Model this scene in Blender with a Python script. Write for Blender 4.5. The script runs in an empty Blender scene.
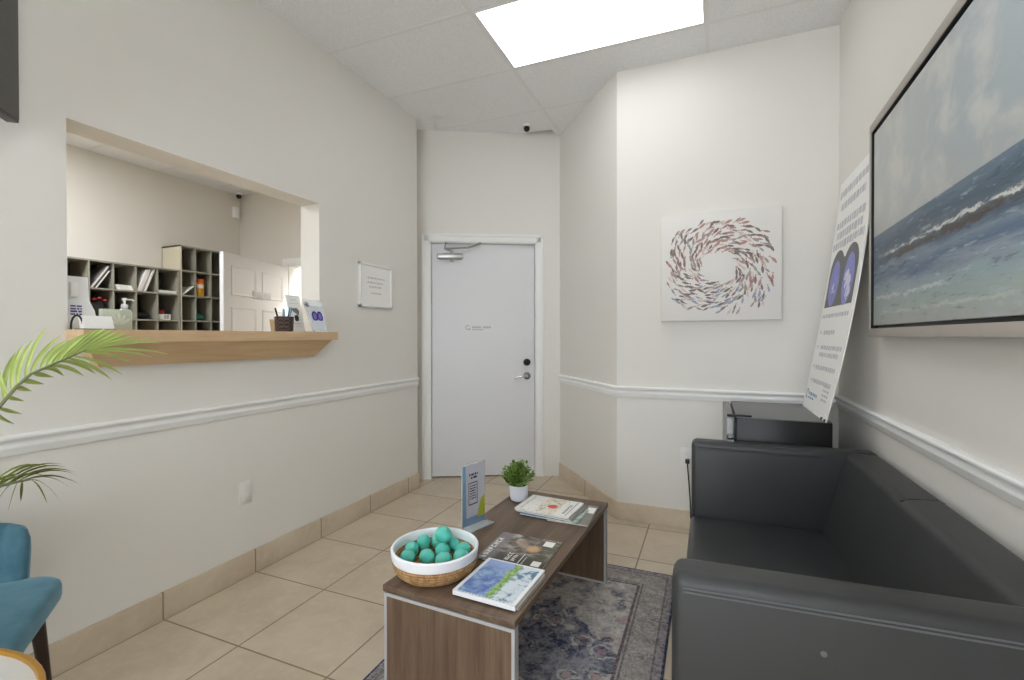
import bpy, bmesh, math, random
from mathutils import Vector, Matrix
PI = math.pi
rnd = random.Random(7)
C = bpy.context.scene.collection
sc = bpy.context.scene

# ------------------------------------------------------------------ materials
def lin(c):
    c = c / 255.0
    return c / 12.92 if c <= 0.04045 else ((c + 0.055) / 1.055) ** 2.4

def col(r, g, b):
    return (lin(r), lin(g), lin(b), 1.0)

class NT:
    def __init__(self, name):
        self.m = bpy.data.materials.new(name)
        self.m.use_nodes = True
        self.t = self.m.node_tree
        self.b = self.t.nodes['Principled BSDF']
        self.out = self.t.nodes['Material Output']

    def n(self, kind, **kw):
        nd = self.t.nodes.new(kind)
        for k, v in kw.items():
            setattr(nd, k, v)
        return nd

    def l(self, a, b):
        self.t.links.new(a, b)

    def put(self, sock, v):
        if hasattr(v, 'is_output'):
            self.l(v, sock)
        else:
            sock.default_value = v

    def math(self, op, a, b=0.0, c=0.0):
        nd = self.n('ShaderNodeMath', operation=op)
        self.put(nd.inputs[0], a); self.put(nd.inputs[1], b); self.put(nd.inputs[2], c)
        return nd.outputs[0]

    def mix(self, f, a, b):
        nd = self.n('ShaderNodeMix', data_type='RGBA')
        self.put(nd.inputs[0], f); self.put(nd.inputs[6], a); self.put(nd.inputs[7], b)
        return nd.outputs[2]

    def coords(self, kind='Object'):
        return self.n('ShaderNodeTexCoord').outputs[kind]

    def sep(self, v):
        s = self.n('ShaderNodeSeparateXYZ'); self.l(v, s.inputs[0])
        return s.outputs[0], s.outputs[1], s.outputs[2]

    def comb(self, x, y, z):
        s = self.n('ShaderNodeCombineXYZ')
        for i, v in enumerate((x, y, z)):
            self.put(s.inputs[i], v)
        return s.outputs[0]

    def scaled(self, v, s):
        nd = self.n('ShaderNodeMapping'); self.l(v, nd.inputs[0]); nd.inputs['Scale'].default_value = s
        return nd.outputs[0]

    def noise(self, v, scale, detail=4, rough=.55, dist=0.0):
        nd = self.n('ShaderNodeTexNoise'); self.l(v, nd.inputs['Vector'])
        nd.inputs['Scale'].default_value = scale; nd.inputs['Detail'].default_value = detail
        nd.inputs['Roughness'].default_value = rough; nd.inputs['Distortion'].default_value = dist
        return nd.outputs[0]

    def voro(self, v, scale, feature='F1', out=0):
        nd = self.n('ShaderNodeTexVoronoi', feature=feature); self.l(v, nd.inputs['Vector'])
        nd.inputs['Scale'].default_value = scale
        return nd.outputs[out]

    def ramp(self, f, stops, interp='LINEAR'):
        nd = self.n('ShaderNodeValToRGB'); self.put(nd.inputs[0], f)
        r = nd.color_ramp; r.interpolation = interp
        while len(r.elements) < len(stops):
            r.elements.new(0.5)
        for e, (p, c) in zip(r.elements, stops):
            e.position = p; e.color = c
        return nd.outputs[0]

    def step(self, x, lo, hi):
        nd = self.n('ShaderNodeMapRange', interpolation_type='SMOOTHSTEP')
        self.put(nd.inputs[0], x); nd.inputs[1].default_value = lo; nd.inputs[2].default_value = hi
        return nd.outputs[0]

    def bump(self, h, strength=.2, dist=.01):
        nd = self.n('ShaderNodeBump'); nd.inputs['Strength'].default_value = strength
        nd.inputs['Distance'].default_value = dist
        self.l(h, nd.inputs['Height']); self.l(nd.outputs[0], self.b.inputs['Normal'])

    def base(self, v, rough=.5, spec=.5, metal=0.0):
        self.put(self.b.inputs['Base Color'], v)
        self.put(self.b.inputs['Roughness'], rough)
        self.b.inputs['Specular IOR Level'].default_value = spec
        self.b.inputs['Metallic'].default_value = metal
        return self

W4 = (1, 1, 1, 1); K4 = (0, 0, 0, 1)

def simple(name, c, rough=.5, spec=.5, metal=0.0, var=.06, nscale=8, bump=0, bscale=200, bdist=.002):
    t = NT(name)
    co = t.coords()
    a = tuple(min(1, x * (1 + var)) for x in c[:3]) + (1,)
    b = tuple(x * (1 - var) for x in c[:3]) + (1,)
    t.base(t.mix(t.noise(co, nscale), b, a), rough, spec, metal)
    if bump:
        t.bump(t.noise(co, bscale, 2), bump, bdist)
    return t.m

M = {}
M['wall'] = simple('wall_paint', col(222, 219, 213), .75, .3, var=.012, nscale=1.5, bump=.08, bscale=350)
M['officewall'] = simple('office_wall_paint', col(215, 211, 203), .8, .3, var=.012, nscale=1.5)
M['white'] = simple('white_trim_paint', col(232, 232, 230), .4, .4, var=.01)
M['doorwhite'] = simple('white_door_paint', col(217, 217, 219), .45, .4, var=.012, nscale=2)
M['grid'] = simple('ceiling_grid_paint', col(226, 225, 224), .6, .3, var=.01)
M['black'] = simple('black_plastic', col(24, 24, 25), .45, .4)
M['voidshade'] = simple('painted_void_shade', col(40, 38, 36), .9, .1)  # dark colour stands in for unlit space behind gaps
M['leather'] = simple('black_leather', col(47, 48, 49), .42, .45, var=.08, nscale=5, bump=.12, bscale=420, bdist=.0015)
M['stitch'] = simple('grey_stitching', col(92, 94, 97), .5, .4)
M['chrome'] = simple('chrome', col(205, 205, 205), .18, .5, 1.0, var=.02)
M['satin'] = simple('satin_nickel', col(185, 185, 184), .35, .5, 1.0, var=.02)
M['alu'] = simple('grey_aluminium_edging', col(176, 176, 178), .45, .5, .1, var=.03)
M['gold'] = simple('brushed_gold', col(200, 150, 62), .32, .5, .85, var=.05)
M['marble'] = simple('white_stone_top', col(192, 190, 185), .25, .5, var=.02)
M['paper'] = simple('white_paper', col(236, 235, 232), .7, .3, var=.015)
M['page'] = simple('page_edges', col(222, 220, 214), .8, .2, var=.06, nscale=300)
M['ink'] = simple('grey_print', col(168, 168, 168), .7, .2)
M['ink_lt'] = simple('pale_grey_print', col(196, 197, 200), .7, .2)
M['ink_dk'] = simple('dark_print', col(62, 62, 66), .7, .2)
M['potwhite'] = simple('white_ceramic', col(226, 228, 238), .3, .5, var=.01)
M['soil'] = simple('dark_soil', col(46, 40, 34), .95, .1, var=.3, nscale=90)
M['leaf'] = simple('green_leaves', col(112, 142, 58), .5, .4, var=.5, nscale=60)
M['leafdk'] = simple('dark_green_leaves', col(72, 100, 42), .5, .4, var=.4, nscale=60)
M['palm'] = simple('pale_palm_leaf', col(172, 190, 108), .5, .35, var=.3, nscale=14)
M['palmdk'] = simple('olive_palm_leaf', col(112, 124, 52), .5, .35, var=.35, nscale=18)
M['stem'] = simple('palm_stem', col(120, 126, 92), .6, .3, var=.1)
M['darkwood'] = simple('dark_wood_leg', col(44, 28, 24), .4, .4, var=.2, nscale=30)
M['egg'] = None
M['cubby'] = simple('cubby_laminate', col(150, 147, 134), .6, .3, var=.03)
M['cubbyside'] = simple('cubby_side_laminate', col(196, 188, 166), .6, .3, var=.03)
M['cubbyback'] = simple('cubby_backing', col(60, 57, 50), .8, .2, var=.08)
M['greybinder'] = simple('grey_binder', col(112, 110, 110), .5, .3)
M['yellow'] = simple('yellow_plastic', col(224, 160, 38), .4, .4)
M['orange'] = simple('orange_lid', col(206, 88, 30), .4, .4)
M['red'] = simple('red_item', col(150, 40, 40), .5, .4)
M['teal_item'] = simple('teal_item', col(46, 130, 112), .5, .4)
M['dark_item'] = simple('dark_item', col(32, 30, 30), .6, .3, var=.4, nscale=40)
M['tan'] = simple('tan_card', col(206, 184, 146), .7, .2)
M['purple'] = simple('purple_print', col(92, 78, 150), .6, .3)
M['purpledk'] = simple('deep_violet_print', col(58, 44, 130), .6, .3, var=.3, nscale=120)
M['violetlt'] = simple('lavender_print', col(212, 211, 230), .6, .3, var=.2, nscale=150)
M['violetmid'] = simple('mid_violet_print', col(128, 116, 190), .6, .3, var=.2, nscale=150)
M['greyprint'] = simple('charcoal_print', col(116, 115, 116), .6, .3)
M['brainblue'] = simple('muted_blue_print', col(142, 144, 200), .6, .3, var=.25, nscale=30)
M['bluepen'] = simple('light_blue_plastic', col(104, 160, 196), .35, .5)
M['navy'] = simple('navy_print', col(42, 58, 96), .5, .4)
M['pump'] = simple('clear_sanitizer_bottle', col(196, 204, 200), .2, .5)
M['outlet'] = simple('outlet_plastic', col(226, 224, 220), .4, .4, var=.01)
M['tvframe'] = simple('screen_bezel', col(40, 40, 38), .35, .4)
M['taupe'] = simple('taupe_frame_wood', col(168, 160, 152), .5, .3, var=.06, nscale=30)
M['fridgetop'] = simple('fridge_top_grey', col(112, 112, 112), .45, .4, var=.03)
M['fridgeblk'] = simple('gloss_black_panel', col(14, 14, 15), .32, .3)
M['fridgedoor'] = simple('stainless_door', col(138, 138, 138), .4, .5, .35, var=.04)
M['whitegloss'] = simple('white_gloss', col(236, 236, 236), .25, .5, var=.01)
M['screenlt'] = simple('pale_blue_print', col(206, 213, 220), .5, .4, var=.1, nscale=30)
M['skyblue'] = simple('steel_blue_print', col(120, 152, 182), .5, .4, var=.1, nscale=30)
M['lime'] = simple('lime_print', col(176, 182, 62), .5, .4)
M['paleprint'] = simple('pale_lilac_print', col(192, 193, 204), .5, .4, var=.04)

def glass_mat(name, c, alpha):
    t = NT(name)
    t.base(c, .12, .5)
    t.b.inputs['Alpha'].default_value = alpha
    co = t.coords()
    t.put(t.b.inputs['Roughness'], t.math('MULTIPLY_ADD', t.noise(co, 30), .1, .08))
    return t.m
M['acrylic'] = glass_mat('clear_acrylic', col(226, 234, 238), .35)
M['etch'] = simple('etched_print', col(214, 218, 202), .7, .2)
M['pane'] = glass_mat('fill_window_glass', col(240, 245, 245), .08)
M['frost'] = glass_mat('frosted_glass', col(206, 214, 192), .8)

def emit(name, c, s):
    t = NT(name)
    t.base(c, .5)
    t.b.inputs['Emission Color'].default_value = c
    t.b.inputs['Emission Strength'].default_value = s
    return t.m
M['diffuser'] = emit('lit_diffuser', (.95, .975, 1.0, 1), 3.1)
M['diffuser_office'] = emit('lit_office_diffuser', (.94, .97, 1.0, 1), 25.0)

# ceiling tile
t = NT('ceiling_tile')
co = t.coords()
f = t.noise(co, 160, 3, .7)
t.base(t.mix(t.step(f, .40, .62), col(226, 226, 227), col(238, 238, 239)), .9, .15)
t.bump(f, .35, .002)
M['tile'] = t.m

# floor tile
def tile_mat(name, use_z):
    t = NT(name)
    co = t.coords()
    x, y, z = t.sep(co)
    def g(v, off):
        return t.math('DIVIDE', t.math('SUBTRACT', v, off), .457)
    gx, gy = g(x, .021), g(y, .406)
    def line(gv):
        fr = t.math('FRACT', gv)
        return t.math('ABSOLUTE', t.math('SUBTRACT', fr, .5))
    w = .5 - .0035 / .457
    lx, ly = line(gx), line(gy)
    m = ly if use_z else t.math('MAXIMUM', lx, ly)
    grout = t.step(m, w - .002, w + .002)
    cell = t.comb(t.math('FLOOR', gx), t.math('FLOOR', gy), 0.0)
    wn = t.n('ShaderNodeTexWhiteNoise'); t.l(cell, wn.inputs['Vector'])
    n1 = t.noise(co, 3.2, 6, .6, .4)
    n2 = t.noise(co, 26, 4, .6)
    base = t.mix(t.step(n1, .32, .7), col(188, 172, 150), col(204, 190, 168))
    base = t.mix(t.math('MULTIPLY', t.step(n2, .45, .75), .35), base, col(214, 202, 182))
    base = t.mix(t.math('MULTIPLY', wn.outputs[0], .22), base, col(182, 166, 144))
    c = t.mix(grout, base, col(140, 124, 104))
    t.base(c, t.math('MULTIPLY_ADD', grout, .35, .38), .4)
    t.bump(t.math('SUBTRACT', 1.0, grout), .35, .002)
    return t.m
M['floor'] = tile_mat('beige_floor_tile', False)
M['basetile'] = tile_mat('beige_base_tile', True)

def wood(name, c1, c2, c3, axis, scale=1.0, rough=.45):
    t = NT(name)
    co = t.coords()
    s = [14, 14, 14]; s[axis] = 1.1
    v = t.scaled(co, tuple(a * scale for a in s))
    n1 = t.noise(v, 1.6, 6, .62, .6)
    s2 = [70, 70, 70]; s2[axis] = 2.2
    n2 = t.noise(t.scaled(co, tuple(a * scale for a in s2)), 1.5, 4, .6, .2)
    b = t.ramp(n1, [(.28, c1), (.5, c2), (.74, c3)])
    b = t.mix(t.math('MULTIPLY', t.step(n2, .45, .72), .35), b, c1)
    t.base(b, rough, .35)
    t.bump(n2, .06, .001)
    return t.m
M['walnut_top'] = wood('brown_laminate_top', col(80, 64, 51), col(102, 84, 69), col(116, 98, 82), 1)
M['walnut_side'] = wood('brown_laminate_panel', col(82, 64, 50), col(106, 86, 69), col(124, 102, 83), 2)
M['oak'] = wood('maple_counter', col(188, 156, 120), col(204, 174, 138), col(216, 188, 152), 1, .8, .4)

# speckled turquoise egg
t = NT('speckled_turquoise')
co = t.coords()
n1 = t.noise(co, 26, 5, .65)
n2 = t.noise(co, 150, 3, .6)
b = t.mix(t.step(n1, .38, .7), col(70, 184, 174), col(100, 188, 164))
b = t.mix(t.math('MULTIPLY', t.step(n2, .54, .66), .6), b, col(136, 160, 116))
t.base(b, .45, .4)
M['egg'] = t.m

# coiled rope
t = NT('natural_rope')
co = t.coords()
x, y, z = t.sep(co)
ang = t.math('ARCTAN2', y, x)
tw = t.math('SINE', t.math('ADD', t.math('MULTIPLY', ang, 95), t.math('MULTIPLY', z, 900)))
row = t.math('SINE', t.math('MULTIPLY', z, 2 * PI / .0095))
n1 = t.noise(co, 60, 4, .7)
h = t.math('ADD', t.math('MULTIPLY', tw, .35), t.math('MULTIPLY', row, .65))
b = t.mix(t.step(n1, .3, .7), col(166, 124, 82), col(214, 176, 130))
b = t.mix(t.math('MULTIPLY', t.step(h, .1, -.9), .5), b, col(122, 88, 56))
t.base(b, .85, .15)
t.bump(h, .7, .004)
M['rope'] = t.m
t = NT('white_painted_rope')
co = t.coords()
x, y, z = t.sep(co)
ang = t.math('ARCTAN2', y, x)
row = t.math('SINE', t.math('MULTIPLY', z, 2 * PI / .0095))
t.base(t.mix(t.noise(co, 40), col(226, 228, 234), col(236, 238, 243)), .6, .3)
t.bump(row, .12, .002)
M['ropewhite'] = t.m

# velvet
t = NT('teal_velvet')
co = t.coords()
n1 = t.noise(co, 7, 4, .6)
lw = t.n('ShaderNodeLayerWeight'); lw.inputs[0].default_value = .35
b = t.mix(t.step(n1, .3, .7), col(56, 93, 106), col(80, 116, 131))
t.base(b, .8, .2)
t.b.inputs['Sheen Weight'].default_value = .9
t.b.inputs['Sheen Roughness'].default_value = .4
t.b.inputs['Sheen Tint'].default_value = col(150, 190, 210)
M['velvet'] = t.m

# woven dark basket
t = NT('dark_wicker')
co = t.coords()
ck = t.n('ShaderNodeTexChecker'); t.l(co, ck.inputs[0]); ck.inputs['Scale'].default_value = 95
ck.inputs['Color1'].default_value = col(44, 34, 32); ck.inputs['Color2'].default_value = col(92, 76, 70)
t.base(ck.outputs[0], .7, .3)
M['wicker'] = t.m

# screen
t = NT('dark_switched_off_screen')
co = t.coords()
t.base(t.mix(t.noise(co, 2.0), col(62, 61, 58), col(84, 83, 79)), .35, .4)
M['screen'] = t.m

# ------------------------------------------------------------------ rug
RHX, RHY = .495, .80
t = NT('faded_oriental_rug')
co = t.coords()
x, y, z = t.sep(co)
wv = t.noise(co, 9, 3, .6)
wob = t.math('MULTIPLY', t.math('SUBTRACT', wv, .5), .05)
ax, ay = t.math('ABSOLUTE', x), t.math('ABSOLUTE', y)
nz = t.n('ShaderNodeTexNoise'); t.l(co, nz.inputs['Vector']); nz.inputs['Scale'].default_value = 14; nz.inputs['Detail'].default_value = 4
nc = t.n('ShaderNodeSeparateColor'); t.l(nz.outputs[1], nc.inputs[0])
jx = t.math('MULTIPLY', t.math('SUBTRACT', nc.outputs[0], .5), .10); jy = t.math('MULTIPLY', t.math('SUBTRACT', nc.outputs[1], .5), .10)
sym = t.comb(t.math('ADD', ax, jx), t.math('ADD', ay, jy), 0.0)
dx, dy = t.math('SUBTRACT', RHX, ax), t.math('SUBTRACT', RHY, ay)
d = t.math('MINIMUM', dx, dy)
cream, grey, navy, rose = col(206, 199, 192), col(150, 146, 148), col(60, 66, 94), col(178, 134, 128)
n_f = t.noise(co, 70, 5, .72)
n_m = t.noise(co, 16, 5, .65, .6)
n_b = t.noise(co, 3.4, 4, .6, .4)
nbx = t.math('ADD', n_b, t.math('MULTIPLY', x, .45))
field = t.mix(t.step(t.math('ADD', nbx, t.math('MULTIPLY', t.math('SUBTRACT', n_m, .5), .5)), .33, .53), navy, t.mix(t.step(n_m, .35, .65), grey, cream))
# floral voronoi medallions, mirrored about the rug's two axes
vd = t.voro(sym, 7.2)
fw = t.math('ADD', vd, t.math('MULTIPLY', t.math('SUBTRACT', n_m, .5), .25))
petal = t.step(fw, .34, .28)
ring = t.math('MULTIPLY', t.step(fw, .30, .34), t.step(fw, .42, .38))
heart = t.step(fw, .15, .10)
field = t.mix(t.math('MULTIPLY', t.math('MULTIPLY', petal, t.step(n_m, .36, .56)), .75), field, t.mix(t.step(n_m, .4, .6), rose, col(170, 142, 136)))
field = t.mix(t.math('MULTIPLY', ring, .45), field, cream)
field = t.mix(t.math('MULTIPLY', heart, .8), field, navy)
# scrolling vines
ed = t.voro(sym, 19, 'DISTANCE_TO_EDGE')
field = t.mix(t.math('MULTIPLY', t.math('MULTIPLY', t.step(ed, .05, .02), t.step(n_f, .40, .58)), .6), field, cream)
# central medallion
md = t.math('ADD', t.math('ADD', t.math('DIVIDE', ax, .42), t.math('DIVIDE', ay, .40)), t.math('MULTIPLY', wob, 14.0))
med = t.mix(t.step(n_m, .38, .62), col(54, 62, 90), col(124, 128, 142))
lob = t.voro(sym, 11)
med = t.mix(t.math('MULTIPLY', t.step(lob, .30, .12), t.step(n_m, .34, .56)), med, t.mix(t.step(n_m, .45, .6), rose, col(176, 150, 142)))
med = t.mix(t.math('MULTIPLY', t.math('MULTIPLY', t.step(lob, .30, .36), t.step(lob, .48, .40)), t.step(n_m, .40, .55)), med, cream)
med = t.mix(t.math('MULTIPLY', t.math('MULTIPLY', t.step(ed, .10, .03), t.step(n_f, .40, .54)), .5), med, col(168, 166, 168))
field = t.mix(t.math('MULTIPLY', t.step(md, 1.0, .97), .85), field, med)
field = t.mix(t.math('MULTIPLY', t.math('MULTIPLY', t.step(md, .93, .97), t.step(md, 1.05, 1.01)), t.step(n_f, .36, .56)), field, col(188, 182, 176))
# border
be = t.voro(t.comb(t.math('ADD', ax, jx), t.math('ADD', ay, jy), 1.0), 24, 'DISTANCE_TO_EDGE')
bord = t.mix(t.step(n_m, .35, .66), col(142, 136, 132), col(182, 175, 168))
bord = t.mix(t.math('MULTIPLY', t.math('MULTIPLY', t.step(be, .15, .08), t.step(n_f, .36, .56)), .7), bord, col(98, 94, 98))
bord = t.mix(t.math('MULTIPLY', t.math('MULTIPLY', t.step(be, .06, .025), t.step(n_f, .36, .54)), .5), bord, col(208, 202, 192))
inb = t.step(d, .172, .168)
rug = t.mix(inb, field, bord)
for c0, w0, cc in ((.168, .006, col(84, 66, 74)), (.150, .004, col(100, 96, 98)), (.040, .005, col(92, 88, 94))):
    ln = t.math('LESS_THAN', t.math('ABSOLUTE', t.math('SUBTRACT', d, c0)), w0)
    rug = t.mix(t.math('MULTIPLY', ln, .8), rug, cc)
outer = t.step(d, .040, .036)
rug = t.mix(outer, rug, t.mix(t.step(n_f, .4, .6), col(128, 122, 126), col(158, 150, 150)))
rug = t.mix(t.step(d, .010, .008), rug, col(46, 54, 86))
rug = t.mix(t.math('MULTIPLY', t.step(n_f, .46, .66), .5), rug, col(158, 152, 150))
rug = t.mix(t.math('MULTIPLY', t.step(n_f, .48, .34), .5), rug, col(66, 66, 80))
t.base(rug, .95, .1)
t.bump(n_f, .4, .003)
M['rug'] = t.m

# ------------------------------------------------------------------ pictures painted with nodes
# seascape: local y runs along the canvas (0 far end .. -L near end), z up from 0 to H
SEA_L, SEA_H = 1.19, .801
t = NT('seascape_paint')
co = t.coords()
x, y, z = t.sep(co)
u = t.math('DIVIDE', t.math('MULTIPLY', y, -1.0), SEA_L)
v = t.math('DIVIDE', z, SEA_H)
uv = t.comb(t.math('MULTIPLY', u, 1.45), v, 0.0)
st = t.noise(t.scaled(uv, (2.2, 16, 1)), 1.0, 6, .65, .6)
st2 = t.noise(t.scaled(uv, (7, 40, 1)), 1.0, 5, .7, .4)
cl = t.noise(t.scaled(uv, (2.6, 2.8, 1)), 1.6, 6, .6, .25)
sky = t.mix(t.step(u, .05, .8), col(188, 191, 190), col(166, 176, 180))
sky = t.mix(t.math('MULTIPLY', t.step(cl, .42, .66), .7), sky, col(208, 206, 200))
sky = t.mix(t.math('MULTIPLY', t.step(v, .62, .44), .5), sky, col(178, 178, 176))
vw = t.math('ADD', v, t.math('MULTIPLY', t.math('SUBTRACT', st, .5), .16))
sea = t.ramp(vw, [(.00, col(172, 174, 170)), (.07, col(164, 176, 172)), (.15, col(152, 170, 174)), (.19, col(140, 152, 164)),
                  (.23, col(96, 114, 138)), (.275, col(126, 142, 156)), (.31, col(84, 100, 120)), (.34, col(104, 116, 126)),
                  (.39, col(80, 96, 112)), (.455, col(104, 122, 138))])
sea = t.mix(t.math('MULTIPLY', t.step(st2, .55, .70), .7), sea, col(182, 194, 200))
sea = t.mix(t.math('MULTIPLY', t.step(st2, .44, .28), .65), sea, col(52, 70, 94))
def crest(v0, wd, lo, hi, c, k=1.0):
    global sea
    n = t.noise(t.scaled(uv, (3.4, 5, 1)), 2.6, 6, .75)
    dv = t.math('SUBTRACT', t.math('ADD', v, t.math('MULTIPLY', t.math('SUBTRACT', n, .5), .075)), v0)
    band = t.math('MULTIPLY', t.step(dv, -wd, -wd * .3), t.step(dv, wd, wd * .3))
    on = t.math('MULTIPLY', t.step(u, lo - .06, lo + .04), t.step(u, hi + .06, hi - .04))
    sea = t.mix(t.math('MULTIPLY', t.math('MULTIPLY', t.math('MULTIPLY', band, on), t.step(st2, .38, .54)), k), sea, c)
crest(.318, .022, .10, 1.0, col(84, 76, 72), 1.0)
crest(.344, .010, .12, 1.0, col(214, 212, 208), .95)
crest(.262, .008, .0, .35, col(64, 80, 104), .9)
crest(.135, .012, .0, .6, col(206, 206, 204), .8)
crest(.06, .010, .1, .9, col(204, 206, 202), .5)
hz = t.step(v, .462, .457)
t.base(t.mix(hz, sky, sea), .5, .35)
t.bump(st2, .25, .003)
M['seascape'] = t.m

# magazine covers, local coordinates centred on the cover
def cover_mat(name, build):
    t = NT(name)
    co = t.coords()
    t.base(build(t, co), .35, .4)
    return t.m

def cov_blue(t, co):
    x, y, z = t.sep(co)
    n = t.noise(co, 28, 5, .6, .5); n2 = t.noise(co, 75, 4, .7)
    # x from -.11 (left/spine side in view) to .11 ; y -.14 .. .14
    sky = t.mix(t.step(n, .35, .65), col(84, 112, 176), col(150, 178, 212))
    sky = t.mix(t.step(y, .02, .11), sky, col(150, 170, 214))
    sky = t.mix(t.step(n2, .66, .72), sky, col(226, 232, 240))
    gx = t.math('ADD', x, t.math('MULTIPLY', t.math('SUBTRACT', n, .5), .06))
    green = t.mix(t.step(n2, .4, .6), col(96, 140, 84), col(168, 194, 120))
    c = t.mix(t.math('MULTIPLY', t.step(gx, -.002, .006), t.step(gx, .034, .028)), sky, green)
    fig = t.mix(t.step(n, .42, .56), col(84, 122, 152), col(206, 216, 222))
    c = t.mix(t.step(gx, .030, .036), c, fig)
    brd = t.math('MAXIMUM', t.step(t.math('ABSOLUTE', x), .095, .099), t.step(t.math('ABSOLUTE', y), .112, .117))
    return t.mix(brd, c, col(232, 234, 238))
M['cov_blue'] = cover_mat('blue_watercolour_cover', cov_blue)

def cov_dark(t, co):
    x, y, z = t.sep(co)
    n = t.noise(t.scaled(co, (.8, 1.6, 1)), 16, 6, .65, 1.2); n2 = t.noise(co, 60, 4, .7)
    c = t.ramp(n, [(.36, col(48, 45, 42)), (.46, col(92, 84, 76)), (.54, col(150, 142, 132)), (.64, col(196, 190, 180))])
    c = t.mix(t.step(y, .0, -.08), c, col(58, 54, 50))
    r = t.math('SQRT', t.math('ADD', t.math('POWER', t.math('SUBTRACT', x, .045), 2.0), t.math('POWER', t.math('SUBTRACT', y, .02), 2.0)))
    c = t.mix(t.math('MULTIPLY', t.step(t.math('ADD', r, t.math('MULTIPLY', t.math('SUBTRACT', n2, .5), .03)), .040, .012), .85), c, col(214, 170, 120))
    r2 = t.math('SQRT', t.math('ADD', t.math('POWER', t.math('ADD', x, .01), 2.0), t.math('POWER', t.math('SUBTRACT', y, .05), 2.0)))
    c = t.mix(t.math('MULTIPLY', t.step(t.math('ADD', r2, t.math('MULTIPLY', t.math('SUBTRACT', n2, .5), .03)), .032, .012), .7), c, col(176, 140, 116))
    c = t.mix(t.math('MULTIPLY', t.step(x, .05, .10), .6), c, col(72, 74, 54))
    c = t.mix(t.math('MULTIPLY', t.step(x, -.055, -.085), .8), c, col(126, 122, 124))
    return c
M['cov_dark'] = cover_mat('dark_photo_cover', cov_dark)

def cov_white(t, co):
    x, y, z = t.sep(co)
    n = t.noise(co, 34, 5, .7, .5); n2 = t.noise(co, 80, 4, .7)
    c = t.mix(t.step(n2, .56, .66), col(226, 225, 220), col(180, 180, 176))
    mid = t.math('MULTIPLY', t.step(x, -.05, -.03), t.step(x, .065, .05))
    art = t.ramp(n, [(.36, col(126, 134, 132)), (.46, col(206, 200, 180)), (.56, col(228, 222, 208)), (.66, col(196, 150, 110))])
    c = t.mix(mid, c, art)
    r = t.math('SQRT', t.math('ADD', t.math('POWER', t.math('SUBTRACT', x, .02), 2.0), t.math('POWER', t.math('ADD', y, .01), 2.0)))
    c = t.mix(t.step(t.math('ADD', r, t.math('MULTIPLY', t.math('SUBTRACT', n, .5), .04)), .030, .020), c, col(206, 70, 76))
    return c
M['cov_white'] = cover_mat('pale_cover_with_red_flower', cov_white)

def cov_teal(t, co):
    x, y, z = t.sep(co)
    n = t.noise(co, 26, 5, .7, .5)
    return t.mix(t.step(x, -.04, .04), t.mix(t.step(n, .4, .6), col(44, 96, 146), col(96, 142, 180)),
                 t.mix(t.step(n, .4, .6), col(92, 128, 126), col(190, 196, 188)))
M['cov_teal'] = cover_mat('blue_green_cover', cov_teal)
M['cov_grey'] = simple('grey_photo_cover', col(128, 126, 120), .35, .4, var=.5, nscale=22)

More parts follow.
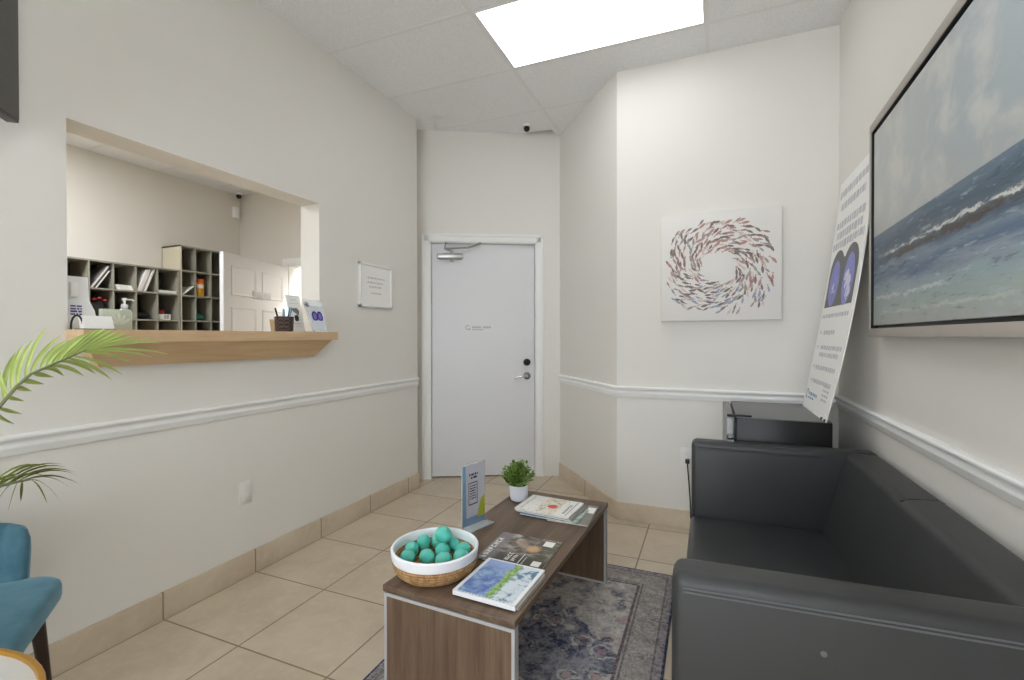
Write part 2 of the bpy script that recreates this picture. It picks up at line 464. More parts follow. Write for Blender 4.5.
# ------------------------------------------------------------------ geometry helper
class G:
    def __init__(self):
        self.bm = bmesh.new(); self.mi = 0

    def _tag(self, faces):
        for f in faces:
            f.material_index = self.mi

    def box(self, lo, hi, bev=0.0, seg=2, mat=None):
        lo, hi = Vector(lo), Vector(hi)
        tmp = bmesh.new()
        bmesh.ops.create_cube(tmp, size=1.0)
        s = hi - lo
        for v in tmp.verts:
            v.co = Vector((v.co.x * s.x, v.co.y * s.y, v.co.z * s.z)) + (lo + hi) / 2
        if bev:
            bmesh.ops.bevel(tmp, geom=tmp.edges[:], offset=bev, segments=seg, profile=.5, affect='EDGES')
        return self._merge(tmp, mat)

    def _merge(self, tmp, mat=None):
        if mat is not None:
            tmp.transform(mat)
        mp = {}
        for v in tmp.verts:
            mp[v] = self.bm.verts.new(v.co)
        fs = []
        for f in tmp.faces:
            try:
                nf = self.bm.faces.new([mp[v] for v in f.verts]); nf.material_index = self.mi; fs.append(nf)
            except ValueError:
                pass
        tmp.free()
        return fs

    def poly(self, pts):
        f = self.bm.faces.new([self.bm.verts.new(Vector(p)) for p in pts])
        f.material_index = self.mi
        return f

    def prism(self, pts, off):
        """closed prism: polygon pts (3D) extruded by vector off"""
        off = Vector(off)
        a = [self.bm.verts.new(Vector(p)) for p in pts]
        b = [self.bm.verts.new(Vector(p) + off) for p in pts]
        n = len(pts)
        fs = [self.bm.faces.new(a), self.bm.faces.new(b[::-1])]
        for i in range(n):
            j = (i + 1) % n
            fs.append(self.bm.faces.new([a[j], a[i], b[i], b[j]]))
        self._tag(fs)
        return fs

    def tube(self, pts, rad, seg=8, cap=True):
        pts = [Vector(p) for p in pts]
        n = len(pts)
        if not hasattr(rad, '__len__'):
            rad = [rad] * n
        rings = []
        up = Vector((0, 0, 1))
        prev = None
        for i, p in enumerate(pts):
            d = (pts[min(i + 1, n - 1)] - pts[max(i - 1, 0)]).normalized()
            if prev is None:
                a = d.cross(up)
                if a.length < 1e-3:
                    a = d.cross(Vector((1, 0, 0)))
            else:
                a = prev - d * prev.dot(d)
            a.normalize(); b = d.cross(a); prev = a
            rings.append([self.bm.verts.new(p + (a * math.cos(2 * PI * k / seg) + b * math.sin(2 * PI * k / seg)) * rad[i]) for k in range(seg)])
        fs = []
        for r0, r1 in zip(rings, rings[1:]):
            for k in range(seg):
                j = (k + 1) % seg
                fs.append(self.bm.faces.new([r0[k], r0[j], r1[j], r1[k]]))
        if cap:
            fs.append(self.bm.faces.new(rings[0][::-1])); fs.append(self.bm.faces.new(rings[-1]))
        self._tag(fs)
        return fs

    def lathe(self, prof, c=(0, 0, 0), seg=32, closed=False):
        c = Vector(c)
        rings = []
        for r, z in prof:
            if r < 1e-5:
                rings.append([self.bm.verts.new(c + Vector((0, 0, z)))])
            else:
                rings.append([self.bm.verts.new(c + Vector((r * math.cos(2 * PI * k / seg), r * math.sin(2 * PI * k / seg), z))) for k in range(seg)])
        pairs = list(zip(rings, rings[1:]))
        if closed:
            pairs.append((rings[-1], rings[0]))
        fs = []
        for a, b in pairs:
            for k in range(seg):
                j = (k + 1) % seg
                if len(a) == 1 and len(b) == 1:
                    continue
                if len(a) == 1:
                    fs.append(self.bm.faces.new([a[0], b[j], b[k]]))
                elif len(b) == 1:
                    fs.append(self.bm.faces.new([a[k], a[j], b[0]]))
                else:
                    fs.append(self.bm.faces.new([a[k], a[j], b[j], b[k]]))
        self._tag(fs)
        return fs

    def ball(self, c, r, sx=1, sy=1, sz=1, u=14, v=10, mat=None):
        tmp = bmesh.new()
        bmesh.ops.create_uvsphere(tmp, u_segments=u, v_segments=v, radius=r)
        for w in tmp.verts:
            w.co = Vector((w.co.x * sx, w.co.y * sy, w.co.z * sz))
        m = Matrix.Translation(Vector(c))
        return self._merge(tmp, m @ mat if mat is not None else m)

    def build(self, name, mats, parent=None, loc=None, rotz=0.0, sharp=35, smooth=True):
        if not isinstance(mats, (list, tuple)):
            mats = [mats]
        bmesh.ops.recalc_face_normals(self.bm, faces=self.bm.faces[:])
        me = bpy.data.meshes.new(name)
        self.bm.to_mesh(me); self.bm.free()
        for m in mats:
            me.materials.append(M[m] if isinstance(m, str) else m)
        if smooth:
            me.polygons.foreach_set('use_smooth', [True] * len(me.polygons))
            me.set_sharp_from_angle(angle=math.radians(sharp))
        o = bpy.data.objects.new(name, me)
        C.objects.link(o)
        if loc is not None:
            o.location = loc
        o.rotation_euler.z = rotz
        if parent is not None:
            o.parent = parent
        return o

def thing(name, label, cat, loc=(0, 0, 0), rotz=0.0, group=None):
    o = bpy.data.objects.new(name, None)
    o.empty_display_size = .1
    C.objects.link(o)
    o.location = loc; o.rotation_euler.z = rotz
    return tag(o, label, cat, group)

def tag(o, label, cat, group=None):
    o['label'] = label; o['category'] = cat
    if group:
        o['group'] = group
    return o

def struct(o):
    o['kind'] = 'structure'
    return o

def spec(o, label):
    o['label'] = label
    return o

def bbox_seg(p, q):
    p, q = Vector(p), Vector(q)
    return p, q, (q - p).normalized()

# ------------------------------------------------------------------ camera
f_px = 475.16
o_c = Vector((2.2138, 0.0, 1.2338))
Rv = Vector((0.92300624, 0.38478214, -0.00147755))
Uv = Vector((-0.0015643, 0.00759225, 0.99996995))
Fv = Vector((-0.3847818, 0.9229762, -0.00760961))
cd = bpy.data.cameras.new('camera')
cam = bpy.data.objects.new('camera', cd)
C.objects.link(cam)
cd.sensor_width = 36.0; cd.sensor_fit = 'HORIZONTAL'
cd.lens = f_px / 1024 * 36.0
cd.clip_start = .02
m = Matrix((Rv, Uv, -Fv)).transposed().to_4x4()
m.translation = o_c
cam.matrix_world = m
sc.camera = cam

def ray_pt(px, py, axis, val):
    """a point in the room on a plane of constant x, y or z, measured from the photograph"""
    dr = Rv * ((px - 512) / f_px) + Uv * ((340 - py) / f_px) + Fv
    return o_c + dr * ((val - o_c[axis]) / dr[axis])

# ------------------------------------------------------------------ room
HC = 3.009
YL = 3.29                      # end of the left wall (outside corner)
L = Vector((-.0813, 3.482, 0)); B = Vector((.9904, 4.0367, 0)); CC = Vector((1.6327, 3.2321, 0)); XD = 2.8934
YR = -2.6                      # wall behind the camera
OY0, OY1, OZ0, OZ1 = 1.0, 2.24, 1.236, 2.05
TW = .15
OX, OYR, OYL = -3.1, 4.1, -.9  # office back, right and left walls
du = (B - L).normalized()      # along the door wall
dn = Vector((-du.y, du.x, 0))  # away from the room

def wall_prism(pts, z0=0.0, z1=HC + .25):
    g = G()
    g.prism([(p[0], p[1], z0) for p in pts], (0, 0, z1 - z0))
    return g

# left wall with the reception window cut out of it
g = G()
for (y0, y1, z0, z1) in ((YR, OY0, 0, HC + .25), (OY1, YL, 0, HC + .25), (OY0, OY1, 0, OZ0), (OY0, OY1, OZ1, HC + .25)):
    g.box((-TW, y0, z0), (0, y1, z1))
g.box((-TW, YL, 0), (-.10, 3.445, HC + .25))
struct(g.build('wall_left', 'wall'))

# door wall with the doorway cut out of it
S1, S2, ZT = .082, .984, 2.042          # door leaf limits along the wall, top of leaf
g = G()
def wseg(s0, s1, z0, z1, th=.12, back=0.0):
    a, b = L + du * s0 + dn * back, L + du * s1 + dn * back
    g.prism([(a.x, a.y, z0), (b.x, b.y, z0), (b.x + dn.x * th, b.y + dn.y * th, z0), (a.x + dn.x * th, a.y + dn.y * th, z0)], (0, 0, z1 - z0))
SB = (B - L).length
wseg(-.075, S1 - .012, 0, HC + .25); wseg(S2 + .012, SB, 0, HC + .25); wseg(S1 - .012, S2 + .012, ZT + .012, HC + .25)
struct(g.build('wall_door', 'wall'))

def thick_wall(name, P, Q, mats='wall', th=.12, z1=HC + .25):
    dd = (Q - P).normalized(); nn = Vector((-dd.y, dd.x, 0))
    return struct(wall_prism([P, Q, Q + nn * th, P + nn * th], 0, z1).build(name, mats))
thick_wall('wall_angled', B, CC)
thick_wall('wall_back', CC, Vector((XD + .12, CC.y, 0)))
thick_wall('wall_right', Vector((XD, CC.y, 0)), Vector((XD, YR, 0)))
g = G()
WX0, WX1, WZ0, WZ1 = .15, 2.75, .12, 2.62
for lo, hi in (((-.15, YR - .12, 0), (WX0, YR, HC + .25)), ((WX1, YR - .12, 0), (XD + .12, YR, HC + .25)), ((WX0, YR - .12, 0), (WX1, YR, WZ0)), ((WX0, YR - .12, WZ1), (WX1, YR, HC + .25))):
    g.box(lo, hi)
struct(g.build('wall_rear', 'wall'))
# invented storefront window behind the camera, added for daylight fill
T = thing('fill_window', 'added unseen storefront window for daylight fill behind the camera', 'window', (0, YR, 0)); struct(T)
g = G()
for lo, hi in (((WX0, -.09, WZ0), (WX0 + .05, -.03, WZ1)), ((WX1 - .05, -.09, WZ0), (WX1, -.03, WZ1)), ((WX0, -.09, WZ0), (WX1, -.03, WZ0 + .05)), ((WX0, -.09, WZ1 - .05), (WX1, -.03, WZ1)),
               ((1.0, -.085, WZ0), (1.04, -.035, WZ1)), ((1.86, -.085, WZ0), (1.90, -.035, WZ1))):
    g.box(lo, hi, .003)
g.build('fill_window_frame', 'alu', T)
g = G(); g.box((WX0 + .04, -.064, WZ0 + .04), (WX1 - .04, -.058, WZ1 - .04)); g.build('fill_window_pane', 'pane', T)
# office beyond the window
struct(wall_prism([(OX - .12, OYL), (OX, OYL), (OX, OYR + .1), (OX - .12, OYR + .1)]).build('wall_office_back', 'officewall'))
struct(wall_prism([(OX, OYL - .12), (-TW, OYL - .12), (-TW, OYL), (OX, OYL)]).build('wall_office_left', 'officewall'))
DX0, DX1, DH = -2.31, -1.43, 2.06       # office doorway
g = G()
g.box((OX, OYR, 0), (DX0, OYR + .12, HC + .25)); g.box((DX1, OYR, 0), (-.1, OYR + .12, HC + .25)); g.box((DX0, OYR, DH), (DX1, OYR + .12, HC + .25))
struct(g.build('wall_office_right', 'officewall'))
struct(wall_prism([(-.22, 3.445), (-.12, 3.445), (-.12, OYR), (-.22, OYR)]).build('wall_office_return', 'officewall'))
g = G(); g.box((-3.1, 5.3, 0), (-.9, 5.4, HC + .25))
struct(g.build('wall_hallway', 'officewall'))

# floor
g = G()
g.box((OX - .12, YR - .12, -.05), (XD + .12, 5.4, 0))
struct(g.build('floor', 'floor', smooth=False))

# ceiling: slab of tiles outlined by the walls, leaving the sliver gap in the far corner; T-bars below it
P1 = L + du * (SB * .70); P2 = Vector((.952, 3.915, 0)); P3 = L + du * (SB - .035)
g = G()
outl = [(-TW, YR), (XD, YR), (XD, CC.y), (CC.x, CC.y), (B.x, B.y), (P3.x, P3.y), (P2.x, P2.y), (P1.x, P1.y), (L.x - .06, L.y - .03), (-.1, YL), (-TW, YL)]
g.prism([(a, b, HC) for a, b in outl], (0, 0, .02))
g.mi = 1
GX = [-.211, 1.003, 2.196]
GY = [-2.55, -1.335, -.12, .495, 1.105, 1.715, 2.322, 2.930, 3.535]
def bar(p, q, dz=0.0):
    p, q = Vector((p[0], p[1], 0)), Vector((q[0], q[1], 0))
    d_ = (q - p).normalized(); n_ = Vector((-d_.y, d_.x, 0)) * .011
    g.prism([(v.x, v.y, HC - .0015 - dz) for v in (p - n_, q - n_, q + n_, p + n_)], (0, 0, .002))
for xx in (1.003, 2.196):
    bar((xx, YR), (xx, 3.99 if xx < 2 else CC.y), .0008)
for yy in (-1.93, -1.32, -.71, -.10, .495, 1.105, 1.715, 2.322, 2.930):
    bar((0, yy), (XD, yy))
bar((-.05, 3.535), (CC.x - .24, 3.535))
g.mi = 2
# dark sheet above the gap, the plenum's shade put into its colour
g.prism([(p.x, p.y, HC + .12) for p in (P1 + dn * .0, B, P2 + Vector((.05, -.1, 0)), P1 - dn * .15)], (0, 0, .02))
struct(g.build('ceiling', ['tile', 'grid', 'voidshade'], smooth=False))
g = G()
HO = 2.962
g.box((OX, OYL, HO), (-TW, OYR, HO + .02))
g.mi = 1
for xx in (-2.6, -1.4):
    g.box((xx - .012, OYL, HO - .002), (xx + .012, OYR, HO))
for k in range(8):
    yy = -.5 + .61 * k
    g.box((OX, yy - .012, HO - .0025), (-TW, yy + .012, HO))
struct(g.build('ceiling_office', ['tile', 'grid'], smooth=False))
g = G(); g.box((-3.1, OYR + .12, HC), (-.1, 5.3, HC + .02)); struct(g.build('ceiling_hallway', 'tile'))
g = G(); g.box((-3.2, OYR + .12, 0), (-3.1, 5.3, HC + .2)); g.box((-.9, OYR + .12, 0), (-.8, 5.3, HC + .2)); struct(g.build('wall_hallway_side', 'officewall'))

g = G(); g.box((-.15, YR - .12, HC + .25), (XD + .12, 4.3, HC + .30)); struct(g.build('added_roof_cap', 'voidshade'))  # unseen dark slab added over the ceiling to keep sky out of the gap

# mouldings: profile (offset from wall, z) swept along a plan polyline; the room is on the right-hand side of travel
def sweep(g, path, prof, side=1):
    path = [Vector((p[0], p[1], 0)) for p in path]
    n = len(path)
    rings = []
    for i, p in enumerate(path):
        d0 = (p - path[i - 1]).normalized() if i else None
        d1 = (path[i + 1] - p).normalized() if i < n - 1 else None
        def nm(d): return Vector((d.y, -d.x, 0)) * side
        if d0 is None: nn = nm(d1)
        elif d1 is None: nn = nm(d0)
        else:
            a, b = nm(d0), nm(d1)
            nn = (a + b) / (1 + a.dot(b))
        rings.append([g.bm.verts.new(Vector((p.x, p.y, z)) + nn * o) for o, z in prof])
    m_ = len(prof)
    for r0, r1 in zip(rings, rings[1:]):
        for k in range(m_):
            j = (k + 1) % m_
            g.bm.faces.new([r0[k], r0[j], r1[j], r1[k]]).material_index = g.mi
    g.bm.faces.new(rings[0]).material_index = g.mi
    g.bm.faces.new(rings[-1][::-1]).material_index = g.mi

RT, RB = .899, .828
rail = [(0, RB), (.007, RB), (.010, RB + .006), (.010, RB + .016), (.014, RB + .022), (.014, RB + .030), (.009, RB + .038), (.010, RB + .046),
        (.020, RB + .053), (.024, RB + .060), (.022, RB + .067), (.014, RT), (0, RT)]
basep = [(0, 0), (.011, 0), (.011, .113), (.009, .117), (0, .117)]
left_path = [(0, YR), (0, YL), (-.075, YL)]
for nm, path, prof, mt in (('trim_1', [(0, YR), (0, YL + .0)], rail, 'white'), ('baseboard_left', left_path, basep, 'basetile'),
                           ('trim_2', [B, CC, (XD, CC.y), (XD, YR)], rail, 'white'),
                           ('baseboard_right', [B, CC, (XD, CC.y), (XD, YR)], basep, 'basetile')):
    g = G(); sweep(g, path, prof); struct(g.build(nm, mt, sharp=50))

# door casing and jamb
def on_wall(s, out, z):
    """point at s along the door wall, `out` towards the room"""
    p = L + du * s - dn * out
    return (p.x, p.y, z)
WM = Matrix(((du.x, -dn.x, 0, L.x), (du.y, -dn.y, 0, L.y), (0, 0, 1, 0), (0, 0, 0, 1)))   # local (s, out, z)
g = G()
def wb(lo, hi, bev=0.0, gg=None):
    (gg or g).box(lo, hi, bev, 2, WM)
CW0, CW1, CT = .0, 1.058, 2.119
wb((CW0, 0, 0), (S1 - .010, .016, CT), .004); wb((S2 + .010, 0, 0), (CW1, .016, CT), .004); wb((CW0, 0, ZT + .010), (CW1, .016, CT), .004)
wb((CW0, .014, 0), (CW0 + .022, .022, CT), .003); wb((CW1 - .022, .014, 0), (CW1, .022, CT), .003); wb((CW0, .014, CT - .022), (CW1, .022, CT), .003)
wb((S1 - .014, -.12, 0), (S1 - .003, .004, ZT + .012)); wb((S2 + .003, -.12, 0), (S2 + .014, .004, ZT + .012)); wb((S1 - .014, -.12, ZT + .003), (S2 + .014, .004, ZT + .014))
struct(g.build('trim_3', 'white'))
# dark sheet behind the leaf, its colour standing for shade in the gap
g = G(); wb((S1 - .02, -.13, 0), (S2 + .02, -.125, ZT + .02)); struct(g.build('door_gap_shade', 'voidshade'))
# the door
DR = thing('door_1', 'plain white flush door in the far wall', 'door'); struct(DR)
DREC = -.035
g = G(); wb((S1, DREC - .044, .010), (S2, DREC, ZT), .002); g.build('leaf', 'doorwhite', DR)
# lever
zl = .885
g = G()
def wcyl(gg, s, z, o0, o1, r, seg=20):
    gg.tube([Vector(on_wall(s, o0, z)), Vector(on_wall(s, o1, z))], r, seg)
SL = S2 - .068
wcyl(g, SL, zl, DREC, DREC + .010, .033); wcyl(g, SL, zl, DREC + .01, DREC + .045, .012)
g.tube([on_wall(SL, DREC + .045, zl), on_wall(SL - .03, DREC + .05, zl), on_wall(SL - .075, DREC + .046, zl - .004), on_wall(SL - .115, DREC + .040, zl - .012)], [.011, .010, .009, .008], 10)
spec(g.build('lever_handle', 'chrome', DR), 'polished lever handle')
g = G(); wcyl(g, SL, 1.006, DREC, DREC + .012, .031); wcyl(g, SL, 1.006, DREC + .012, DREC + .02, .022)
spec(g.build('deadbolt', 'black', DR), 'black round deadbolt')
# closer
cl = G()
SC = S1 + .05
cl.box((SC, DREC, 1.905), (SC + .225, DREC + .055, 1.950), .012, 3, WM)
closer = spec(cl.build('door_closer', 'satin', DR), 'silver door closer')
cl = G()
cl.tube([on_wall(SC + .125, DREC + .03, 1.95), on_wall(SC + .125, DREC + .03, 1.975)], .014, 12)
cl.tube([on_wall(SC + .125, DREC + .03, 1.972), on_wall(SC + .07, DREC + .10, 1.985), on_wall(SC + .085, DREC + .125, 2.03)], .009, 8)
cl.tube([on_wall(SC + .07, DREC + .10, 1.985), on_wall(SC + .26, DREC + .05, 2.0), on_wall(SC + .38, .02, 2.045)], .009, 8)
cl.tube([on_wall(SC + .13, DREC + .03, 1.905), on_wall(SC + .13, DREC + .03, 1.882)], .013, 12)
cl.build('closer_arm', 'satin', closer)
# faint lettering on the door: a ring logo and two rows of small unreadable words
g = G()
def wq(s0, s1, z0, z1, o=DREC + .0006):
    g.poly([on_wall(s0, o, z0), on_wall(s1, o, z0), on_wall(s1, o, z1), on_wall(s0, o, z1)])
lx = S1 + .29
for k in range(14):
    a0, a1 = 2 * PI * k / 16 + .6, 2 * PI * (k + 1) / 16 + .6
    cx_, cz_ = lx + .022, 1.312
    g.poly([on_wall(cx_ + r * math.cos(a), DREC + .0006, cz_ + r * math.sin(a)) for r, a in ((.013, a0), (.020, a0), (.020, a1), (.013, a1))])
wq(lx + .030, lx + .046, 1.290, 1.299)
xx = lx + .060
for k, w_ in enumerate((.010, .009, .011, .008, .012, .010, .009, .011, .0, .010, .012, .009, .010, .012, .010, .011)):
    if w_:
        wq(xx, xx + w_ * .72, 1.305, 1.322)
    xx += w_ or .014
xx = lx + .060
for k in range(9):
    wq(xx, xx + .008, 1.288, 1.297); xx += .0115
spec(g.build('door_lettering', 'ink', DR, smooth=False), 'small grey logo and lettering on the door')

# ------------------------------------------------------------------ ceiling lights
def ceiling_light(label, x0, x1, y0, y1, dif='diffuser', grp=None, zc=HC):
    T = thing('ceiling_light', label, 'light', ((x0 + x1) / 2, (y0 + y1) / 2, zc), 0, grp)
    hx, hy = (x1 - x0) / 2, (y1 - y0) / 2
    g = G()
    for lo, hi in (((-hx, -hy, -.004), (hx, -hy + .010, .0)), ((-hx, hy - .010, -.004), (hx, hy, .0)), ((-hx, -hy + .010, -.004), (-hx + .010, hy - .010, .0)), ((hx - .010, -hy + .010, -.004), (hx, hy - .010, .0))):
        g.box(lo, hi)
    g.build('light_frame', 'grid', T)
    g = G(); g.box((-hx + .010, -hy + .010, -.0035), (hx - .010, hy - .010, -.0006))
    g.build('diffuser', dif, T)
    return T
ceiling_light('bright rectangular panel light in the tiled ceiling of the waiting room', 1.0145, 2.1845, 2.3335, 2.9185)
ceiling_light('added unseen panel light in the ceiling behind the camera', 1.010, 2.190, -.095, .49)  # out of view, added as fill light
ceiling_light('added unseen panel light in the ceiling near the rear wall', 1.010, 2.190, -1.925, -1.325)  # another added panel out of view, more fill from the rear
ceiling_light('added unseen panel light in the office ceiling by the low cubbies', -2.36, -1.77, .75, 1.92, 'diffuser_office', None, HO)  # added out of view, placed to brighten the office back wall
ceiling_light('panel light in the hallway ceiling beyond the office door', -2.3, -1.2, 4.45, 5.0, 'diffuser_office')

# ------------------------------------------------------------------ security camera, motion sensor
def little_camera(label, loc, r):
    T = thing('security_camera', label, 'camera', loc)
    g = G(); g.lathe([(0, 0), (r * 1.35, 0), (r * 1.35, -.010), (r * 1.1, -.016), (0, -.016)], seg=20); spec(g.build('mount_ring', 'whitegloss', T), 'white mounting ring')
    g = G(); g.ball((0, 0, -.016 - r * .55), r, u=18, v=12); g.build('lens_ball', 'black', T)
    return T
cp = ray_pt(528, 126, 2, HC)
little_camera('small black ball camera in the ceiling above the far door', (.790, 3.745, HC), .026)
little_camera('small black ball camera in the office ceiling corner', (OX + .06, OYR - .06, HO), .030)
g = G(); g.box((OX, OYR - .115, 2.665), (OX + .05, OYR - .045, 2.80), .012, 3)
tag(g.build('motion_detector', 'whitegloss'), 'small white motion sensor high in the office corner', 'sensor')

# ------------------------------------------------------------------ wall TV, top left
T = thing('wall_screen', 'dark flat screen angled out from the upper left wall', 'screen', (.052, .850, 1.957), math.radians(-47))
# local +X runs from the wall end outwards, face looks to local +Y
g = G(); g.box((0, -.035, 0), (.98, 0, .58), .004); g.build('housing', 'tvframe', T)
g = G(); g.box((.008, 0, .010), (.972, .003, .572)); g.build('display', 'screen', T)
g = G(); g.prism([(.02, -.035, .03), (.90, -.035, .03), (.62, -.10, .08), (.06, -.055, .08)], (0, 0, .42)); g.build('rear_cover', 'tvframe', T)
g = G(); g.tube([(.40, -.09, .30), (.10, -.35, .30), (-.005, -.40, .30)], .018, 10); g.build('mount_arm', 'black', T)

# ------------------------------------------------------------------ reception counter
T = thing('reception_counter', 'light maple ledge with a sloped apron under the reception window', 'counter', (0, 1.6, 1.214))
g = G()
g.prism([(-.16, 1.0 - 1.6 + .002, .0225), (.0008, 1.0 - 1.6 + .002, .0225), (.0008, .992 - 1.6, .0225), (.12, .992 - 1.6, .0225), (.12, 2.266 - 1.6, .0225), (.0008, 2.266 - 1.6, .0225), (.0008, 2.238 - 1.6, .0225), (-.16, 2.238 - 1.6, .0225)], (0, 0, .0255))
g.box((.001, .992 - 1.6, 0), (.12, 2.266 - 1.6, .024))
g.build('countertop', 'oak', T)
g = G()
a = [(.001, 1.008 - 1.6, 0), (.001, 2.250 - 1.6, 0), (.001, 2.172 - 1.6, -.098), (.001, 1.085 - 1.6, -.098)]
b = [(.092, 1.008 - 1.6, 0), (.092, 2.250 - 1.6, 0), (.022, 2.172 - 1.6, -.098), (.022, 1.085 - 1.6, -.098)]
va = [g.bm.verts.new(p) for p in a]; vb = [g.bm.verts.new(p) for p in b]
for q in ((va[0], va[1], va[2], va[3]), (vb[3], vb[2], vb[1], vb[0]), (va[0], vb[0], vb[1], va[1]), (va[1], vb[1], vb[2], va[2]), (va[2], vb[2], vb[3], va[3]), (va[3], vb[3], vb[0], va[0])):
    g.bm.faces.new(q)
g.build('apron', 'oak', T)
ZS = 1.2625

def text_rows(g, org, ax, ay, rows, seed=1, hgt=.6):
    """rows of tiny unreadable words: org = top-left, ax = reading direction, ay = down; rows = [(indent, width, height, gap)]"""
    rr = random.Random(seed)
    p = Vector(org); ax, ay = Vector(ax), Vector(ay)
    for ind, wid, h, gap in rows:
        x_ = ind
        while x_ < ind + wid:
            w_ = min(rr.uniform(.8, 3.0) * h, ind + wid - x_)
            if w_ > h * .2:
                q = p + ax * x_
                lift = ay * (h * rr.uniform(0, .22))
                g.poly([q + lift, q + ax * w_ + lift, q + ax * w_ + ay * h, q + ay * h])
            x_ += w_ + h * .45
        p = p + ay * (h + gap)

# brochure display, far left on the ledge
T = thing('brochure_stand', 'tall white curved brochure stand at the left end of the counter', 'stand', (-.03, 1.012, ZS), 0)
g = G()
prof = [(.006, 0), (.100, 0), (.100, .03), (.092, .075), (.074, .115), (.070, .205), (.006, .205)]
g.prism([(-.06, y_, z_) for y_, z_ in prof], (.05, 0, 0))
g.build('side_panel', 'whitegloss', T)
g = G(); g.box((-.008, .010, .125), (.004, .034, .180), .003); g.build('folded_leaflet', 'paper', T)
g = G()
text_rows(g, (-.0095, .014, .095), (0, 1, 0), (0, 0, -1), [(0, .036, .0075, .003)] * 4, 5)
spec(g.build('printed_panel', 'purple', T, smooth=False), 'purple printing')
# card holder in front
T = thing('business_card_holder', 'white card holder with black loops in front of the brochure stand', 'card holder', (.035, 1.0, ZS), 0)
g = G(); g.prism([(0.0, .020, .002), (.03, .020, .002), (.010, .020, .052), (-.012, .020, .052)], (0, .098, 0)); g.build('card_stack', 'paper', T)
g = G(); g.box((-.02, .012, 0), (.035, .120, .003), .001); g.build('holder_base', 'black', T)
for yy in (-.012,):
    g = G()
    g.tube([(.012, yy + .018 + .018 * math.cos(PI - PI * k / 8), .012 + .040 * math.sin(PI * k / 8)) for k in range(9)], .0035, 8)
    g.tube([(.012, yy, .012), (.012, yy, 0)], .0035, 8); g.tube([(.012, yy + .036, .012), (.012, yy + .036, 0)], .0035, 8)
    g.build('black_loop', 'black', T)
# frosted glass block
T = thing('frosted_glass_block', 'square frosted glass block with an etched leaf on the counter', 'ornament', (-.005, 1.155, ZS), 0)
g = G(); g.box((-.012, -.050, 0), (.012, .052, .083), .002); g.build('glass_block', 'frost', T)
g = G()
for k in range(5):
    a0 = -.9 + .45 * k
    c0 = Vector((.0126, .008, .016)); dv = Vector((0, math.sin(a0), math.cos(a0))); sv = Vector((0, math.cos(a0), -math.sin(a0)))
    pts = [c0 + dv * s * .052 + sv * w for s, w in ((.1, 0), (.5, .006), (.8, .006), (1, 0), (.8, -.006), (.5, -.006))]
    g.poly(pts)
spec(g.build('etched_leaf', 'etch', T, smooth=False), 'pale etched leaf')
# pump bottle
T = thing('pump_bottle', 'small clear pump bottle of hand sanitizer behind the glass block', 'bottle', (-.085, 1.232, ZS), 0)
g = G(); g.lathe([(0, 0), (.024, 0), (.026, .006), (.026, .075), (.020, .086), (.011, .092), (.011, .098), (0, .098)], seg=20); g.build('bottle_body', 'pump', T)
g = G(); g.lathe([(.0, .096), (.013, .096), (.013, .108), (.005, .112), (.005, .126), (.010, .128), (.010, .136), (0, .138)], seg=14)
g.tube([(0, 0, .131), (.005, .026, .131), (.006, .032, .126)], .0035, 8); spec(g.build('pump_head', 'whitegloss', T), 'white pump head')
# pen basket
T = thing('wicker_pen_basket', 'dark wicker pen basket at the right end of the counter', 'basket', (.05, 1.932, ZS), 0)
g = G(); g.lathe([(0, 0), (.042, 0), (.046, .004), (.049, .075), (.051, .080), (.047, .082), (.044, .078), (.042, .006), (0, .006)], seg=24); g.build('basket_body', 'wicker', T)
PB = T
pens = [('bluepen', (.010, .012), (.02, .03), .125, 'light blue pen leaning right in the wicker basket'), ('bluepen', (-.01, .0), (-.01, .005), .118, 'light blue pen upright in the wicker basket'),
        ('bluepen', (.012, -.01), (.022, -.02), .112, 'light blue pen leaning left in the wicker basket'), ('black', (0, -.022), (.005, -.062), .118, 'thin black pen leaning far left in the wicker basket'),
        ('black', (-.006, .018), (-.01, .055), .125, 'thick black marker leaning right in the wicker basket')]
for i, (mt, p0, p1, h, lab) in enumerate(pens):
    T = thing('pen', lab, 'pen', (.05 + p0[0], 1.932 + p0[1], ZS + .008), 0, 'pens in the wicker basket')
    e = Vector((p1[0] - p0[0], p1[1] - p0[1], h))
    g = G(); g.tube([(0, 0, 0), e * .86], .0045 if i < 4 else .008, 8); g.build('barrel', mt, T)
    g = G(); g.tube([e * .84, e], [.005 if i < 4 else .009, .004 if i < 4 else .008], 8); g.build('cap', mt, T)
g = G(); g.lathe([(.010, 0), (.018, .0), (.018, .008), (.010, .008)], seg=18, closed=True)
o = g.build('tape_roll', 'black', None, (.080, 1.986, ZS + .075)); o.rotation_euler = (0, PI / 2 * .9, .4)
tag(o, 'dark round loop hooked on the right rim of the wicker basket', 'loop')
# tan card behind basket
g = G(); g.prism([(-.075, 1.955, ZS), (-.075, 2.03, ZS), (-.090, 2.03, ZS + .070), (-.090, 1.955, ZS + .070)], (.0015, 0, 0))
tag(g.build('tan_card', 'tan'), 'tan card standing behind the wicker basket', 'card')
